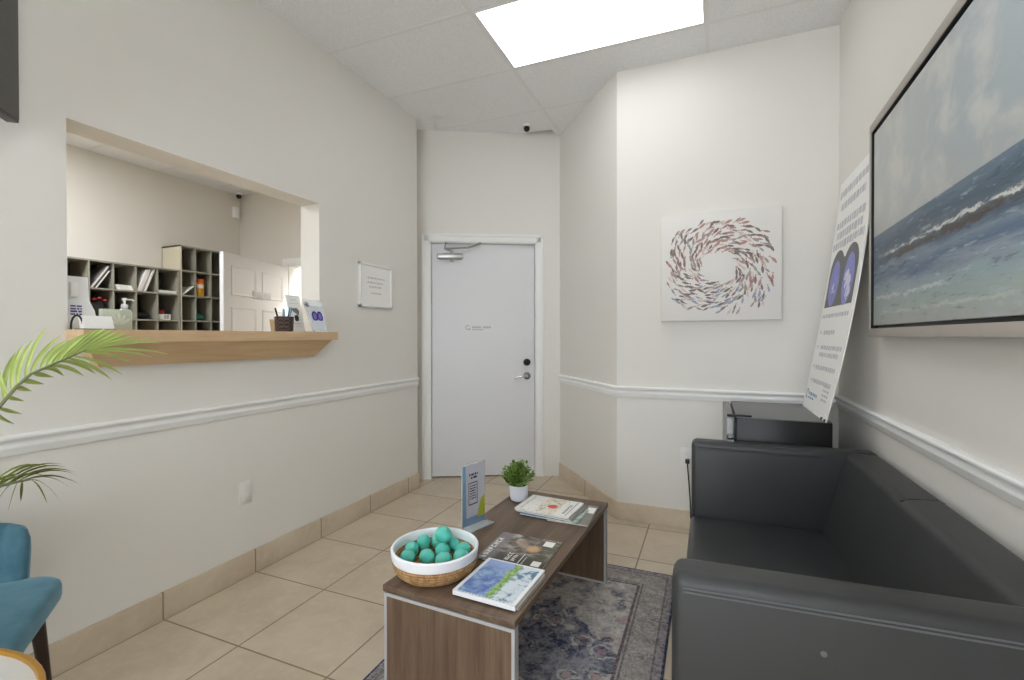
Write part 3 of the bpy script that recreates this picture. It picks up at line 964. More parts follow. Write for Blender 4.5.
# tall white leaflet in stand
T = thing('leaflet', 'tall narrow white leaflet standing right of the wicker basket', 'leaflet', (-.03, 2.035, ZS), 0)
g = G(); g.prism([(.030, .002, .004), (.030, .090, .004), (-.020, .096, .214), (-.020, -.004, .214)], (-.004, 0, 0)); g.build('card', 'paper', T)
g = G(); g.box((-.02, .002, 0), (.045, .092, .004)); g.build('foot', 'whitegloss', T)
g = G()
def lf(yv, zv): return (.0305 - .05 * (zv - .004) / .208, yv, zv)
for zz, y0, y1, h in ((.185, .025, .065, .004), (.165, .010, .080, .0025), (.085, .030, .075, .003), (.070, .02, .08, .003), (.045, .02, .08, .004), (.03, .03, .075, .003)):
    g = G(); g.poly([lf(y0, zz), lf(y1, zz), lf(y1, zz + h), lf(y0, zz + h)]); g.build('text_line', 'ink_lt', T, smooth=False)
g = G()
g.poly([lf(.020, .135), lf(.030, .118), lf(.066, .095), lf(.074, .125), lf(.058, .140)])
g.build('printed_picture', 'greyprint', T, smooth=False)
# acrylic sign holder with violet print
T = thing('acrylic_sign_holder', 'clear acrylic holder with a violet picture at the right end of the counter', 'sign holder', (.050, 2.092, ZS), 0)
g = G(); g.prism([(.030, .010, .003), (.030, .130, .003), (-.025, .150, .190), (-.025, -.010, .190)], (-.003, 0, 0)); g.build('acrylic_sheet', 'acrylic', T)
g = G(); g.box((-.02, .010, 0), (.05, .130, .0035)); g.build('foot', 'whitegloss', T)
g = G()
def sh(yv, zv, e=0.0): return (.0312 + e - .055 * (zv - .003) / .182, yv, zv)
g.poly([sh(.020, .012), sh(.122, .012), sh(.132, .150), sh(.012, .150)])
g.build('insert', 'screenlt', T, smooth=False)
g = G()
for cy_ in (.056, .096):
    g.poly([sh(cy_ + .023 * math.cos(2 * PI * k / 20), max(.066, .092 + .031 * math.sin(2 * PI * k / 20)), .0006) for k in range(20)])
g.mi = 1
for cy_ in (.056, .096):
    g.poly([sh(cy_ + .013 * math.cos(2 * PI * k / 14), .092 + .019 * math.sin(2 * PI * k / 14), .0011) for k in range(14)])
spec(g.build('printed_scan', ['purpledk', 'violetmid'], T, smooth=False), 'two violet scan pictures')
g = G()
for k in range(6):
    a0 = -.8 + .5 * k
    c0 = Vector(sh(.006, .150, .001))
    g.poly([Vector(c0) + Vector((0, math.sin(a0) * s + math.cos(a0) * w, math.cos(a0) * s - math.sin(a0) * w)) for s, w in ((.004, .002), (.026, .0025), (.026, -.0025), (.004, -.002))])
spec(g.build('starburst_logo', 'navy', T, smooth=False), 'blue starburst mark')

# ------------------------------------------------------------------ office: cubbies and door
def cubby(name, label, x0, x1, y0, y1, z1, ys, zs, sidemat):
    T = thing(name, label, 'shelf unit', ((x0 + x1) / 2, (y0 + y1) / 2, 0))
    ox, oy = (x0 + x1) / 2, (y0 + y1) / 2
    th = .014
    def bb(nm, lo, hi, mt):
        g = G(); g.box((lo[0] - ox, lo[1] - oy, lo[2]), (hi[0] - ox, hi[1] - oy, hi[2])); return g.build(nm, mt, T)
    bb('side_panel', (x0, y0, 0), (x1, y0 + th, z1), sidemat); bb('side_panel', (x0, y1 - th, 0), (x1, y1, z1), 'cubby')
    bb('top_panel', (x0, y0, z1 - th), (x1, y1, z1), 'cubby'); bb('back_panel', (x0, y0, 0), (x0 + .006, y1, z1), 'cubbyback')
    for zz in zs:
        bb('shelf', (x0, y0 + th, zz - th), (x1 - .003, y1 - th, zz), 'cubby')
    for yy in ys:
        bb('divider', (x0, yy - .006, 0), (x1 - .006, yy + .006, z1 - th), 'cubby')
    return T
FX = -2.80
ZL1, ZL2 = 1.672, 1.405
cubby('cubby_shelf', 'low wide grey cubby shelf along the office back wall', OX + .005, FX, 2.225, 3.188, 1.917, [2.42, 2.605, 2.79, 2.98], [ZL1, ZL2, 1.13, .86, .59, .32, .05], 'cubbyside')
ZT1, ZT2, ZT3 = 1.925, 1.668, 1.408
cubby('cubby_shelf', 'taller cubby shelf with beige side panel right of the low one', OX + .005, FX, 3.195, 3.69, 2.178, [3.355, 3.525], [ZT1, ZT2, ZT3, 1.15, .89, .63, .37, .10], 'cubbyside')

def leaning(name, label, cat, y0, zb, lean, w, h, d, mts, grp=None, x1=FX - .02):
    """slab leaning to +y: foot at y0, top shifted by lean"""
    T = thing(name, label, cat, (x1, y0, zb + .0008), 0, grp)
    g = G(); g.prism([(0, 0, 0), (0, w, 0), (0, w + lean, h), (0, lean, h)], (-d, 0, 0)); g.build('cover', mts[0], T)
    g = G(); g.prism([(.0015, w * .25, .0005), (.0015, w * .75, .0005), (.0015, w * .75 + lean * .97, h * .97), (.0015, w * .25 + lean * .97, h * .97)], (-d * .9, 0, 0)); g.build('pages', mts[1], T)
    return T
bgrp = 'binders and papers in the cubbies'
leaning('ring_binder', 'grey ring binder leaning right in the low cubby', 'binder', 2.428, ZL1, .13, .030, .205, .20, ('greybinder', 'page'), bgrp)
leaning('ring_binder', 'pale edged grey binder leaning against the first leaning binder', 'binder', 2.466, ZL1, .105, .021, .165, .20, ('greybinder', 'paper'), bgrp)
leaning('paper_stack', 'white papers lying slumped in the middle low cubby', 'papers', 2.638, ZL1, -.02, .138, .045, .20, ('paper', 'page'), bgrp)
leaning('paper_stack', 'tall white folder leaning right in the fourth low cubby', 'papers', 2.80, ZL1, .080, .045, .215, .20, ('paper', 'page'), bgrp)
leaning('paper_stack', 'thin white folder beside the tall leaning folder', 'papers', 2.862, ZL1, .085, .020, .225, .20, ('paper', 'page'), bgrp)
leaning('paper_stack', 'flat white paper pile in the last low cubby', 'papers', 2.99, ZL1, .0, .175, .028, .20, ('paper', 'page'), bgrp)
leaning('envelope', 'white envelope leaning right in the tall cubby', 'envelope', 3.213, ZT2, .118, .014, .10, .20, ('paper', 'page'), bgrp, FX - .005)
T = thing('canister', 'yellow canister with orange lid in the tall cubby', 'canister', (FX - .07, 3.430, ZT2 + .0008))
g = G(); g.lathe([(0, 0), (.044, 0), (.046, .005), (.046, .145), (0, .145)], seg=24); g.build('canister_body', 'yellow', T)
g = G(); g.lathe([(.0465, .015), (.0475, .02), (.0475, .10), (.0465, .105)], seg=24); spec(g.build('canister_label', 'orange', T), 'orange printed band')
bpy.data.objects.remove(T.children[1])
g = G(); g.lathe([(0, .145), (.050, .145), (.050, .178), (.046, .184), (0, .184)], seg=24); spec(g.build('lid', 'orange', T), 'orange lid')
g = G()
for k in range(7):
    a0, a1 = -.9 + k * .2, -.9 + (k + 1) * .2
    g.poly([(.0466 * math.cos(a0), .0466 * math.sin(a0), .085), (.0466 * math.cos(a1), .0466 * math.sin(a1), .085), (.0466 * math.cos(a1), .0466 * math.sin(a1), .125), (.0466 * math.cos(a0), .0466 * math.sin(a0), .125)])
spec(g.build('paper_label', 'paper', T), 'white label')
# small items
def lump(name, label, cat, y, z, r, sy, sz, mt, x=FX - .10):
    g = G()
    g.ball((0, 0, r * sz), r, .9, sy, sz, 18, 12)
    rr = random.Random(int(y * 1000))
    for v in g.bm.verts:
        v.co += Vector((rr.uniform(-1, 1), rr.uniform(-1, 1), 0)) * r * .06
        v.co.z = max(0, v.co.z)
    return tag(g.build(name, mt, None, (x, y, z + .0008)), label, cat)
T = thing('small_box', 'small white box with a red pouch on top in the low cubby', 'box', (FX - .08, 3.06, ZL2 + .0008))
g = G(); g.box((-.05, -.055, 0), (.05, .055, .055), .002); g.build('carton', 'paper', T)
g = G(); text_rows(g, (.0506, -.01, .045), (0, 1, 0), (0, 0, -1), [(0, .05, .008, .004)] * 3, 3); g.build('printed_label', 'ink_dk', T, smooth=False)
lump('red_pouch', 'red pouch lying on the small white box', 'pouch', 3.045, ZL2 + .056, .032, 1.0, .8, 'red', FX - .07)
lump('dark_bag', 'dark soft bag slumped in the fourth cubby of the low shelf', 'bag', 2.885, ZL2, .066, 1.1, .55, 'dark_item')
lump('red_ornament', 'dark red bundle in the second cubby of the low shelf', 'bundle', 2.508, ZL2 + .001, .074, .9, 1.25, 'dark_item')
for k, (yy, zz) in enumerate(((2.475, .165), (2.515, .178), (2.555, .160))):
    g = G(); g.ball((0, 0, 0), .017, 1, 1.1, .8, 12, 8)
    tag(g.build('red_flower', 'red', None, (FX - .045, yy, ZL2 + zz - .0)), ('left red blossom', 'middle red blossom', 'right red blossom')[k] + ' on the dark bundle in the low cubby', 'flower', 'red blossoms on the dark bundle')
lump('teal_pouch', 'teal cloth bundle in the tall cubby under the yellow canister', 'pouch', 3.44, ZT3, .055, 1.0, .75, 'teal_item')
lump('dark_bundle', 'olive bundle in the bottom visible cubby of the tall shelf', 'bundle', 3.44, 1.15, .062, 1.0, 1.2, 'dark_item')
lump('brown_pouch', 'brown pouch behind the pump bottle in the low cubby', 'pouch', 2.69, ZL2, .05, 1.0, .9, 'dark_item')
# office door, swung open into the office
hp = Vector((DX0 + .012, OYR - .01, 0)); fp = Vector((-1.966, 3.03, 0))
dd = (fp - hp); dlen = 1.08; dd.normalize()
ang = math.atan2(dd.y, dd.x)
T = thing('door_2', 'white six panel office door standing open', 'door', (hp.x, hp.y, 0), ang); struct(T)
# local +X from hinge to free edge; the face seen from the lobby looks to local +Y (towards +x world)
g = G(); g.box((0, -.04, .008), (dlen, 0, 2.03), .002); leaf2 = g.build('leaf', 'doorwhite', T)
pan = [(.11, .455, 1.63, 1.92), (.545, .89, 1.63, 1.92), (.11, .455, .86, 1.52), (.545, .89, .86, 1.52), (.11, .455, .16, .72), (.545, .89, .16, .72)]
for (a0, a1, z0, z1) in pan:
    a0 *= 1.10; a1 *= 1.10
    g = G()
    w = .028
    o_, i_ = [(a0, z0), (a1, z0), (a1, z1), (a0, z1)], [(a0 + w, z0 + w), (a1 - w, z0 + w), (a1 - w, z1 - w), (a0 + w, z1 - w)]
    k_ = [(a0 + .008, z0 + .008), (a1 - .008, z0 + .008), (a1 - .008, z1 - .008), (a0 + .008, z1 - .008)]
    def ring(A, ya, Bq, yb):
        for q in range(4):
            r = (q + 1) % 4
            g.bm.faces.new([g.bm.verts.new((A[q][0], ya, A[q][1])), g.bm.verts.new((A[r][0], ya, A[r][1])), g.bm.verts.new((Bq[r][0], yb, Bq[r][1])), g.bm.verts.new((Bq[q][0], yb, Bq[q][1]))])
    ring(o_, .0005, k_, .009); ring(k_, .009, i_, .003)
    g.poly([(p[0], .003, p[1]) for p in i_])
    g.build('raised_panel', 'doorwhite', T, smooth=False)
g = G(); g.box((.35, .0005, 1.625), (.66, .008, 1.70), .003)
spec(g.build('door_plate', 'alu', T), 'small grey name plate')
g = G(); g.tube([(dlen - .06, 0, .95), (dlen - .06, .05, .95)], .012, 10); g.ball((dlen - .06, .065, .95), .028, 1, .8, 1); g.build('door_knob', 'satin', T)
g = G()
for lo, hi in (((DX0 - .07, OYR - .018, 0), (DX0, OYR, DH + .075)), ((DX1, OYR - .018, 0), (DX1 + .07, OYR, DH + .075)), ((DX0 - .07, OYR - .022, DH), (DX1 + .07, OYR, DH + .075))):
    g.box(lo, hi, .004)
g.box((DX0, OYR, 0), (DX0 + .012, OYR + .12, DH)); g.box((DX1 - .012, OYR, 0), (DX1, OYR + .12, DH)); g.box((DX0, OYR, DH - .012), (DX1, OYR + .12, DH))
struct(g.build('trim_4', 'white'))

# ------------------------------------------------------------------ framed notice on left wall
T = thing('framed_notice', 'small white framed notice on the left wall before the door', 'notice', (0, 2.76, 1.593))
hw, hh = .176, .152
g = G()
for lo, hi in (((.001, -hw, -hh), (.024, -hw + .016, hh)), ((.001, hw - .016, -hh), (.024, hw, hh)), ((.001, -hw, -hh), (.024, hw, -hh + .016)), ((.001, -hw, hh - .016), (.024, hw, hh))):
    g.box(lo, hi, .002)
g.build('frame', 'white', T)
g = G(); g.box((.001, -hw + .014, -hh + .014), (.014, hw - .014, hh - .014)); g.build('sheet', 'paper', T)
for q, (zz, ind, wid) in enumerate(((.060, .0, .19), (.028, .0, .175), (-.002, .02, .13), (-.046, .04, .11))):
    g = G(); text_rows(g, (.0146, -.095, zz), (0, 1, 0), (0, 0, -1), [(ind, wid, .013, 0)], 11 + q); g.build('text_line', 'ink_lt', T, smooth=False)

# outlets
def outlet(label, loc, rotz, mt='outlet'):
    T = thing('wall_outlet', label, 'outlet', loc, rotz)          # local +X out of the wall
    g = G(); g.box((.0005, -.036, -.058), (.0065, .036, .058), .003); g.build('cover_plate', mt, T)
    for zz in (.024, -.024):
        g = G(); g.box((.0065, -.016, zz - .017), (.0085, .016, zz + .017), .0009); r = g.build('socket', mt, T)
        g = G()
        for yy in (-.006, .006):
            g.box((.0084, yy - .0012, zz - .004), (.0088, yy + .0012, zz + .005))
        g.build('slot', 'ink_lt' if mt == 'outlet' else mt, r)
    return T
outlet('pale wall outlet low on the left wall', (0, 1.727, .432), 0, 'wall')
outlet('wall outlet with a black plug on the back wall beside the sofa', (2.075, CC.y, .462), -PI / 2)
T = thing('power_cord', 'black power cord hanging from the back wall outlet', 'cord', (2.082, CC.y - .009, .440))
g = G(); g.box((-.013, -.034, -.013), (.013, 0, .013), .004); g.build('plug', 'black', T)
g = G()
pts = [(0, -.032, 0), (.004, -.05, -.04), (.010, -.045, -.12), (.018, -.04, -.24), (.022, -.035, -.35), (.035, -.03, -.42), (.08, -.02, -.434), (.2, -.015, -.434)]
g.tube(pts, .0045, 8); g.build('cable', 'black', T)

# ------------------------------------------------------------------ big seascape on right wall
T = thing('framed_seascape', 'large framed seascape painting on the right wall', 'painting', (XD - .002, 2.468, 1.230), math.radians(-1.6))
LL, HH, DP = 1.27, .895, .050
g = G()
fw_, fz_ = .023, .034
for lo, hi in (((-DP, -fw_, 0), (0, 0, HH)), ((-DP, -LL, 0), (0, -LL + fw_, HH)), ((-DP, -LL, 0), (0, 0, fz_)), ((-DP, -LL, HH - fz_), (0, 0, HH))):
    g.box(lo, hi, .0015)
g.build('frame', 'taupe', T)
g = G(); g.box((-.024, -LL + fw_, fz_), (-.004, -fw_, HH - fz_))
for lo, hi in (((-DP + .002, -fw_ - .002, fz_), (-.004, -fw_ + .0002, HH - fz_)), ((-DP + .002, -LL + fw_ - .0002, fz_), (-.004, -LL + fw_ + .002, HH - fz_)),
               ((-DP + .002, -LL + fw_, HH - fz_ - .002), (-.004, -fw_, HH - fz_ + .0002)), ((-DP + .002, -LL + fw_, fz_ - .0002), (-.004, -fw_, fz_ + .002))):
    g.box(lo, hi)
spec(g.build('backing', 'black', T), 'black recess between canvas and frame')
g = G(); g.box((-.018, -SEA_L, 0), (0, 0, SEA_H), .002); 
cv = g.build('canvas', 'seascape', T, (-.0245, -.040, .047))

# ------------------------------------------------------------------ fish painting on back wall
T = thing('fish_picture', 'square white canvas of swirling small fish on the back wall', 'painting', (2.262, CC.y, 1.667))
hw, hh = .341, .336
g = G(); g.box((-hw, -.038, -hh), (hw, .0, hh), .003)
g.build('canvas', simple('off_white_canvas', col(224, 221, 217), .8, .2, var=.02, nscale=6, bump=.1, bscale=600), T)
g = G()
rr = random.Random(21)
def fish(cx, cz, ang, ln, mi):
    g.mi = mi
    body = [(.5, 0), (.36, .10), (.12, .15), (-.12, .10), (-.30, .025), (-.5, .12), (-.44, 0), (-.5, -.10), (-.30, -.02), (-.12, -.08), (.12, -.12), (.36, -.08)]
    ca, sa = math.cos(ang), math.sin(ang)
    bend = rr.uniform(-.25, .25)
    pts = []
    for u_, w_ in body:
        w_ = w_ * .95 + bend * (u_ * u_ - .08)
        pts.append((cx + (u_ * ca - w_ * sa) * ln, -.0386 - rr.uniform(0, .0006), cz + (u_ * sa + w_ * ca) * ln))
    g.poly(pts)
n = 0; placed = []
tries = 0
while n < 300 and tries < 12000:
    tries += 1
    a = rr.uniform(0, 2 * PI)
    k = rr.uniform(.33, 1.0)
    # rounded-square outer outline
    sq = 1 / max(abs(math.cos(a)) ** 3.2 + abs(math.sin(a)) ** 3.2, 1e-6) ** (1 / 3.2)
    x_, z_ = math.cos(a) * k * .300 * sq, -.004 + math.sin(a) * k * .282 * sq
    if any((x_ - p) ** 2 + (z_ - q) ** 2 < .00029 for p, q in placed): continue
    placed.append((x_, z_))
    tang = a + PI / 2 + PI + rr.uniform(-.5, .5) + .45
    red = .5 + .5 * math.sin(a - .1)
    r_ = rr.random()
    if z_ < -.12 and r_ < .30: mi = 2
    elif r_ < .24 + .12 * red: mi = 1
    elif r_ < .5: mi = 3
    elif r_ < .62: mi = 4
    else: mi = 0
    fish(x_, z_, tang, rr.uniform(.044, .066), mi); n += 1
g.build('painted_fish', [simple('fish_umber', col(134, 119, 115), .7, .2, var=.25, nscale=40), simple('fish_rose', col(184, 144, 138), .7, .2, var=.2, nscale=40),
                         simple('fish_blue', col(160, 164, 182), .7, .2, var=.2, nscale=40), simple('fish_grey', col(164, 154, 151), .7, .2, var=.2, nscale=40), simple('fish_peach', col(212, 192, 182), .7, .2, var=.1, nscale=40)], T, smooth=False)

# ------------------------------------------------------------------ mini fridge behind the sofa
ZF = .838
T = thing('mini_fridge', 'black mini fridge in the back corner behind the sofa', 'fridge', (2.53, 2.88, 0))
fx0, fx1, fy0, fy1 = 2.322 - 2.52, 2.722 - 2.52, 2.565 - 2.88, 3.195 - 2.88
g = G(); g.box((fx0, fy0, .025), (fx1, fy1, ZF - .004), .004, 2); g.build('cabinet', 'fridgeblk', T)
g = G(); g.box((fx0 + .002, fy0 + .005, ZF - .006), (fx1 - .002, fy1 - .002, ZF), .002); spec(g.build('top_panel', 'fridgetop', T), 'grey top panel')
g = G(); g.box((fx0 - .046, fy0 - .002, .05), (fx0 - .008, fy1, ZF - .004), .008, 3); dr = spec(g.build('door', 'fridgedoor', T), 'stainless door edge')
g = G(); g.box((fx0 - .010, fy0 + .010, .06), (fx0 + .002, fy1 - .01, ZF - .02)); g.build('door_gasket', 'black', T)
g = G(); g.box((fx0 - .040, fy0 + .012, ZF - .003), (fx0 + .070, fy0 + .030, ZF + .009), .002); g.build('hinge_cover', 'black', T)
g = G(); g.lathe([(.009, 0), (.016, 0), (.016, .006), (.009, .006)], seg=18, closed=True)
o = g.build('lock_ring', 'chrome', dr, (fx0 - .027, fy0 - .002, .742)); o.rotation_euler = (PI / 2, 0, 0)
for sx in (fx0 + .03, fx1 - .03):
    for sy in (fy0 + .04, fy1 - .04):
        g = G(); g.tube([(sx, sy, 0), (sx, sy, .03)], .016, 10); g.build('foot', 'black', T)

# ------------------------------------------------------------------ leaning poster board
T = thing('poster_board', 'tall white medical poster board leaning against the right wall on the fridge', 'poster', (2.700, 2.84, ZF + .001))
PH, PW = 1.235, .59
def pxp(s, w, e=0.0):
    """s: 0 bottom..1 top, w: 0 left (far) .. 1 right (near)"""
    bow = (.014 + .014 * w) * 4 * s * (1 - s)
    x_ = .182 * s + bow - e
    return Vector((x_, .295 - PW * w, PH * s * .995))
g = G()
NS = 20
fr = [[g.bm.verts.new(pxp(i / NS, j / 4)) for j in range(5)] for i in range(NS + 1)]
bk = [[g.bm.verts.new(pxp(i / NS, j / 4, -.005)) for j in range(5)] for i in range(NS + 1)]
for i in range(NS):
    for j in range(4):
        g.bm.faces.new([fr[i][j], fr[i][j + 1], fr[i + 1][j + 1], fr[i + 1][j]])
        g.bm.faces.new([bk[i][j + 1], bk[i][j], bk[i + 1][j], bk[i + 1][j + 1]])
    g.bm.faces.new([fr[i][0], fr[i + 1][0], bk[i + 1][0], bk[i][0]]); g.bm.faces.new([fr[i + 1][4], fr[i][4], bk[i][4], bk[i + 1][4]])
for j in range(4):
    g.bm.faces.new([fr[0][j + 1], fr[0][j], bk[0][j], bk[0][j + 1]]); g.bm.faces.new([fr[NS][j], fr[NS][j + 1], bk[NS][j + 1], bk[NS][j]])
g.build('board', 'paper', T)
def pq(s0, s1, w0, w1, e=.0008):
    g.poly([pxp(s0, w0, e), pxp(s0, w1, e), pxp(s1, w1, e), pxp(s1, w0, e)])
def words(s_top, h, w0, w1, seed, k=1.0):
    r2 = random.Random(seed); w = w0
    while w < w1:
        ww = min(r2.uniform(.03, .085) * k, w1 - w)
        if ww > .008:
            pq(s_top - h * r2.uniform(.8, 1), s_top, w, w + ww)
        w += ww + .018 * k
PT = T
def word_line(s_top, h, w0, w1, seed, mt='ink_lt', k=1.0):
    global g
    g = G()
    words(s_top, h, w0, w1, seed, k)
    g.build('text_line', mt, PT, smooth=False)
for i, (s_, w0, w1) in enumerate(((.955, .06, .96), (.895, .14, .86), (.815, .08, .92), (.770, .12, .88), (.725, .05, .95))):
    word_line(s_, .034, w0, w1, 40 + i)
for i, (s_, w0, w1, h) in enumerate(((.415, .08, .90, .012), (.345, .24, .62, .014), (.280, .24, .92, .013), (.250, .24, .86, .013), (.195, .20, .90, .013), (.135, .20, .86, .013))):
    word_line(s_, h * 1.45, w0, w1, 60 + i)
for s_ in (.345, .280, .195, .135):
    g = G(); pq(s_ - .014, s_, .11, .15); g.build('bullet_mark', 'ink_lt', T, smooth=False)
word_line(.075, .014, .18, .50, 80, 'skyblue'); word_line(.055, .010, .18, .40, 81, 'skyblue')
g = G()
for k in range(10):
    a0, a1 = 2 * PI * k / 12, 2 * PI * (k + 1) / 12
    g.poly([pxp(.064 + r * .022 * math.sin(a), .115 + r * .046 * math.cos(a), .0008) for r, a in ((.6, a0), (1, a0), (1, a1), (.6, a1))])
spec(g.build('ring_logo', 'skyblue', T, smooth=False), 'pale blue ring logo')
for k in range(4):
    word_line(.125 - k * .018, .010, .66, .86, 90 + k)
# scan picture: charcoal field with rounded shoulders, two blue ovals
g = G()
def arc(cw, cs, rw, rs, a0, a1, n_):
    return [(cs + rs * math.sin(a0 + (a1 - a0) * k / n_), cw + rw * math.cos(a0 + (a1 - a0) * k / n_)) for k in range(n_ + 1)]
shape = [(.445, .08), (.445, .92)] + arc(.70, .59, .22, .095, 0, PI * .8, 12) + arc(.30, .59, .22, .095, PI * .2, PI, 12)
# build as fan of strips so it follows the bow
cs_, cw_ = .53, .5
for (s0, w0), (s1, w1) in zip(shape, shape[1:] + shape[:1]):
    for k in range(5):
        t0, t1 = k / 5, (k + 1) / 5
        def lp(t_, s_, w_): return pxp(cs_ + (s_ - cs_) * t_, cw_ + (w_ - cw_) * t_, .0008)
        if k == 0: g.poly([lp(0, s0, w0), lp(t1, s0, w0), lp(t1, s1, w1)])
        else: g.poly([lp(t0, s0, w0), lp(t1, s0, w0), lp(t1, s1, w1), lp(t0, s1, w1)])
def oval(cs, cw, rs, rw, mi, e, n_=26, jag=0.0, sd=1):
    g.mi = mi; r2 = random.Random(sd)
    ring_ = []
    for k in range(n_):
        a = 2 * PI * k / n_; j_ = 1 + r2.uniform(-jag, jag)
        ring_.append((cs + rs * math.sin(a) * j_, cw + rw * math.cos(a) * j_))
    for (s0, w0), (s1, w1) in zip(ring_, ring_[1:] + ring_[:1]):
        for k in range(4):
            t0, t1 = k / 4, (k + 1) / 4
            q = lambda t_, s_, w_: pxp(cs + (s_ - cs) * t_, cw + (w_ - cw) * t_, e)
            if k == 0: g.poly([q(0, s0, w0), q(t1, s0, w0), q(t1, s1, w1)])
            else: g.poly([q(t0, s0, w0), q(t1, s0, w0), q(t1, s1, w1), q(t0, s1, w1)])
oval(.545, .29, .098, .150, 1, .0014); oval(.545, .71, .103, .150, 1, .0014)
r2 = random.Random(4)
for k in range(26):
    a = r2.uniform(0, 2 * PI); q = r2.uniform(.1, .75)
    oval(.525 + .085 * q * math.sin(a), .71 + .135 * q * math.cos(a), r2.uniform(.006, .02), r2.uniform(.01, .035), 2, .0018 + k * .00002, 8, .35, k)
for k in range(5):
    oval(.520 + r2.uniform(-.02, .02), .29 + r2.uniform(-.05, .05), r2.uniform(.005, .016), r2.uniform(.008, .022), 2, .0018, 8, .35, 50 + k)
spec(g.build('scan_picture', ['greyprint', 'brainblue', 'violetlt'], T, smooth=False), 'charcoal picture with two blue brain scans')
for yy in (.295 - PW * .97, .295 - PW * .86):
    g = G(); g.box((-.005, yy - .006, 0.0), (.010, yy + .006, .012), .001)
    g.build('bottom_clip', 'black', T)

# ------------------------------------------------------------------ sofa
SX0, SX1, SY0, SY1, SH = 2.133, 2.872, 1.040, 2.497, .738
AT = .102
T = thing('sofa', 'two seat black leather sofa against the right wall', 'sofa', (2.5, 1.76, 0))
def S_(x, y, z): return (x - 2.5, y - 1.76, z)
def arm(y0, y1):
    g = G()
    near = y0 < 1.5
    g.box(S_(SX0 + (.006 if near else 0), y0, .085), S_(SX1, y1, SH), .024, 4)
    for v in g.bm.verts:                       # the arms splay a little, as the soft upholstery does
        v.co.y += (v.co.x + .367) * (.055 if near else .025)
    return g.build('armrest', 'leather', T)
a_near = arm(SY0, SY0 + AT); a_far = arm(SY1 - AT, SY1)
for a_, y_ in ((a_near, SY0 - .0008), (a_far, SY1 - AT - .0008)):
    g = G()
    for dz in (0, -.008):
        kk = .055 if a_ is a_near else .025
        g.tube([S_(x_, y_ + (x_ - 2.133) * kk, SH - .026 + dz) for x_ in (SX0 + .030, 2.5, SX1 - .03)], .0018, 6)
    spec(g.build('stitched_seam', 'stitch' if a_ is a_near else 'leather', a_), 'double row of grey stitching')
# back with a sloping front and a crease across its top
ym = 1.80
BY0, BY1 = SY0 + AT + .040, SY1 - AT + .018
tmp = bmesh.new()
pr = [(2.668, .085), (2.668, .40), (2.752, SH - .003), (SX1, SH - .003), (SX1, .085)]
a = [tmp.verts.new(S_(p[0], BY0, p[1])) for p in pr]; b = [tmp.verts.new(S_(p[0], BY1, p[1])) for p in pr]
tmp.faces.new(a); tmp.faces.new(b[::-1])
for i in range(5):
    tmp.faces.new([a[(i + 1) % 5], a[i], b[i], b[(i + 1) % 5]])
bmesh.ops.recalc_face_normals(tmp, faces=tmp.faces[:])
ed = [e for e in tmp.edges if abs(e.verts[0].co.z - (SH - .003)) < 1e-4 and abs(e.verts[1].co.z - (SH - .003)) < 1e-4 and abs(e.verts[0].co.y - e.verts[1].co.y) > .1]
bmesh.ops.bevel(tmp, geom=ed, offset=.024, segments=5, profile=.5, affect='EDGES')
g = G(); g._merge(tmp); bk_ = g.build('backrest', 'leather', T)
g = G(); g.tube([S_(2.752, ym - .006, SH - .010), S_(2.774, ym, SH - .0035), S_(2.850, ym + .02, SH - .0035), S_(SX1 - .004, ym + .022, SH - .012)], .0022, 6)
spec(g.build('top_crease', 'black', bk_), 'dark crease across the top')
g = G(); g.box(S_(SX0 - .003, SY0 + AT + .002, .265), S_(2.69, SY1 - AT + .006, .393), .026, 4)
g.build('seat_cushion', 'leather', T)
g = G(); g.box(S_(SX0 + .008, SY0 + AT - .002, .085), S_(2.66, SY1 - AT + .002, .272), .006); g.build('seat_base', 'leather', T)
for xx in (SX0 + .06, SX1 - .06):
    for yy in (SY0 + .06, SY1 - .06):
        g = G(); g.box(S_(xx - .022, yy - .022, .0), S_(xx + .022, yy + .022, .086), .003); g.build('leg', 'chrome', T)
g = G(); g.ball(S_(2.414, SY0 + .0150, .630), .006, 1, .25, 1, 10, 6); spec(g.build('scuff_mark', 'stitch', a_near), 'small pale scuff')

# ------------------------------------------------------------------ rug
g = G(); g.box((-RHX, -RHY, 0), (RHX, RHY, .009), .003)
tag(g.build('area_rug', 'rug', None, (1.565, 2.552 - RHY, .0005)), 'faded navy and grey oriental rug under the coffee table', 'rug')
ZR = .0098

# ------------------------------------------------------------------ coffee table
TZ = .405
T = thing('coffee_table', 'brown wood coffee table with grey edged panel legs on the rug', 'table', (1.475, 1.829, ZR), math.radians(-2.8))
hx, hy = .244, .548
tz = TZ - ZR
g = G(); g.box((-hx, -hy, tz - .022), (hx, hy, tz), .002); g.build('tabletop', 'walnut_top', T)
for sy in (-1, 1):
    g = G()
    y0, y1 = sorted((sy * (hy - .004), sy * (hy - .032)))
    g.box((-hx + .013, y0 + .001, .010), (hx - .013, y1 - .001, tz - .038)); pn = g.build('side_panel', 'walnut_side', T)
    g = G()
    g.box((-hx + .003, y0, 0), (-hx + .013, y1, tz - .027)); g.box((hx - .013, y0, 0), (hx - .003, y1, tz - .027))
    g.box((-hx + .013, y0, tz - .038), (hx - .013, y1, tz - .027)); g.box((-hx + .013, y0, 0), (hx - .013, y1, .010))
    spec(g.build('metal_edging', 'alu', pn), 'grey metal edging')
    g = G(); y0, y1 = sorted((sy * (hy - .010), sy * (hy - .028))); g.box((-hx + .01, y0, tz - .0275), (hx - .01, y1, tz - .0215)); g.build('spacer_strip', 'black', T)
g = G(); g.box((-hx + .05, -hy + .034, tz - .034), (hx - .05, hy - .034, tz - .0215)); g.build('under_frame', 'black', T)
ZTT = TZ + .0005

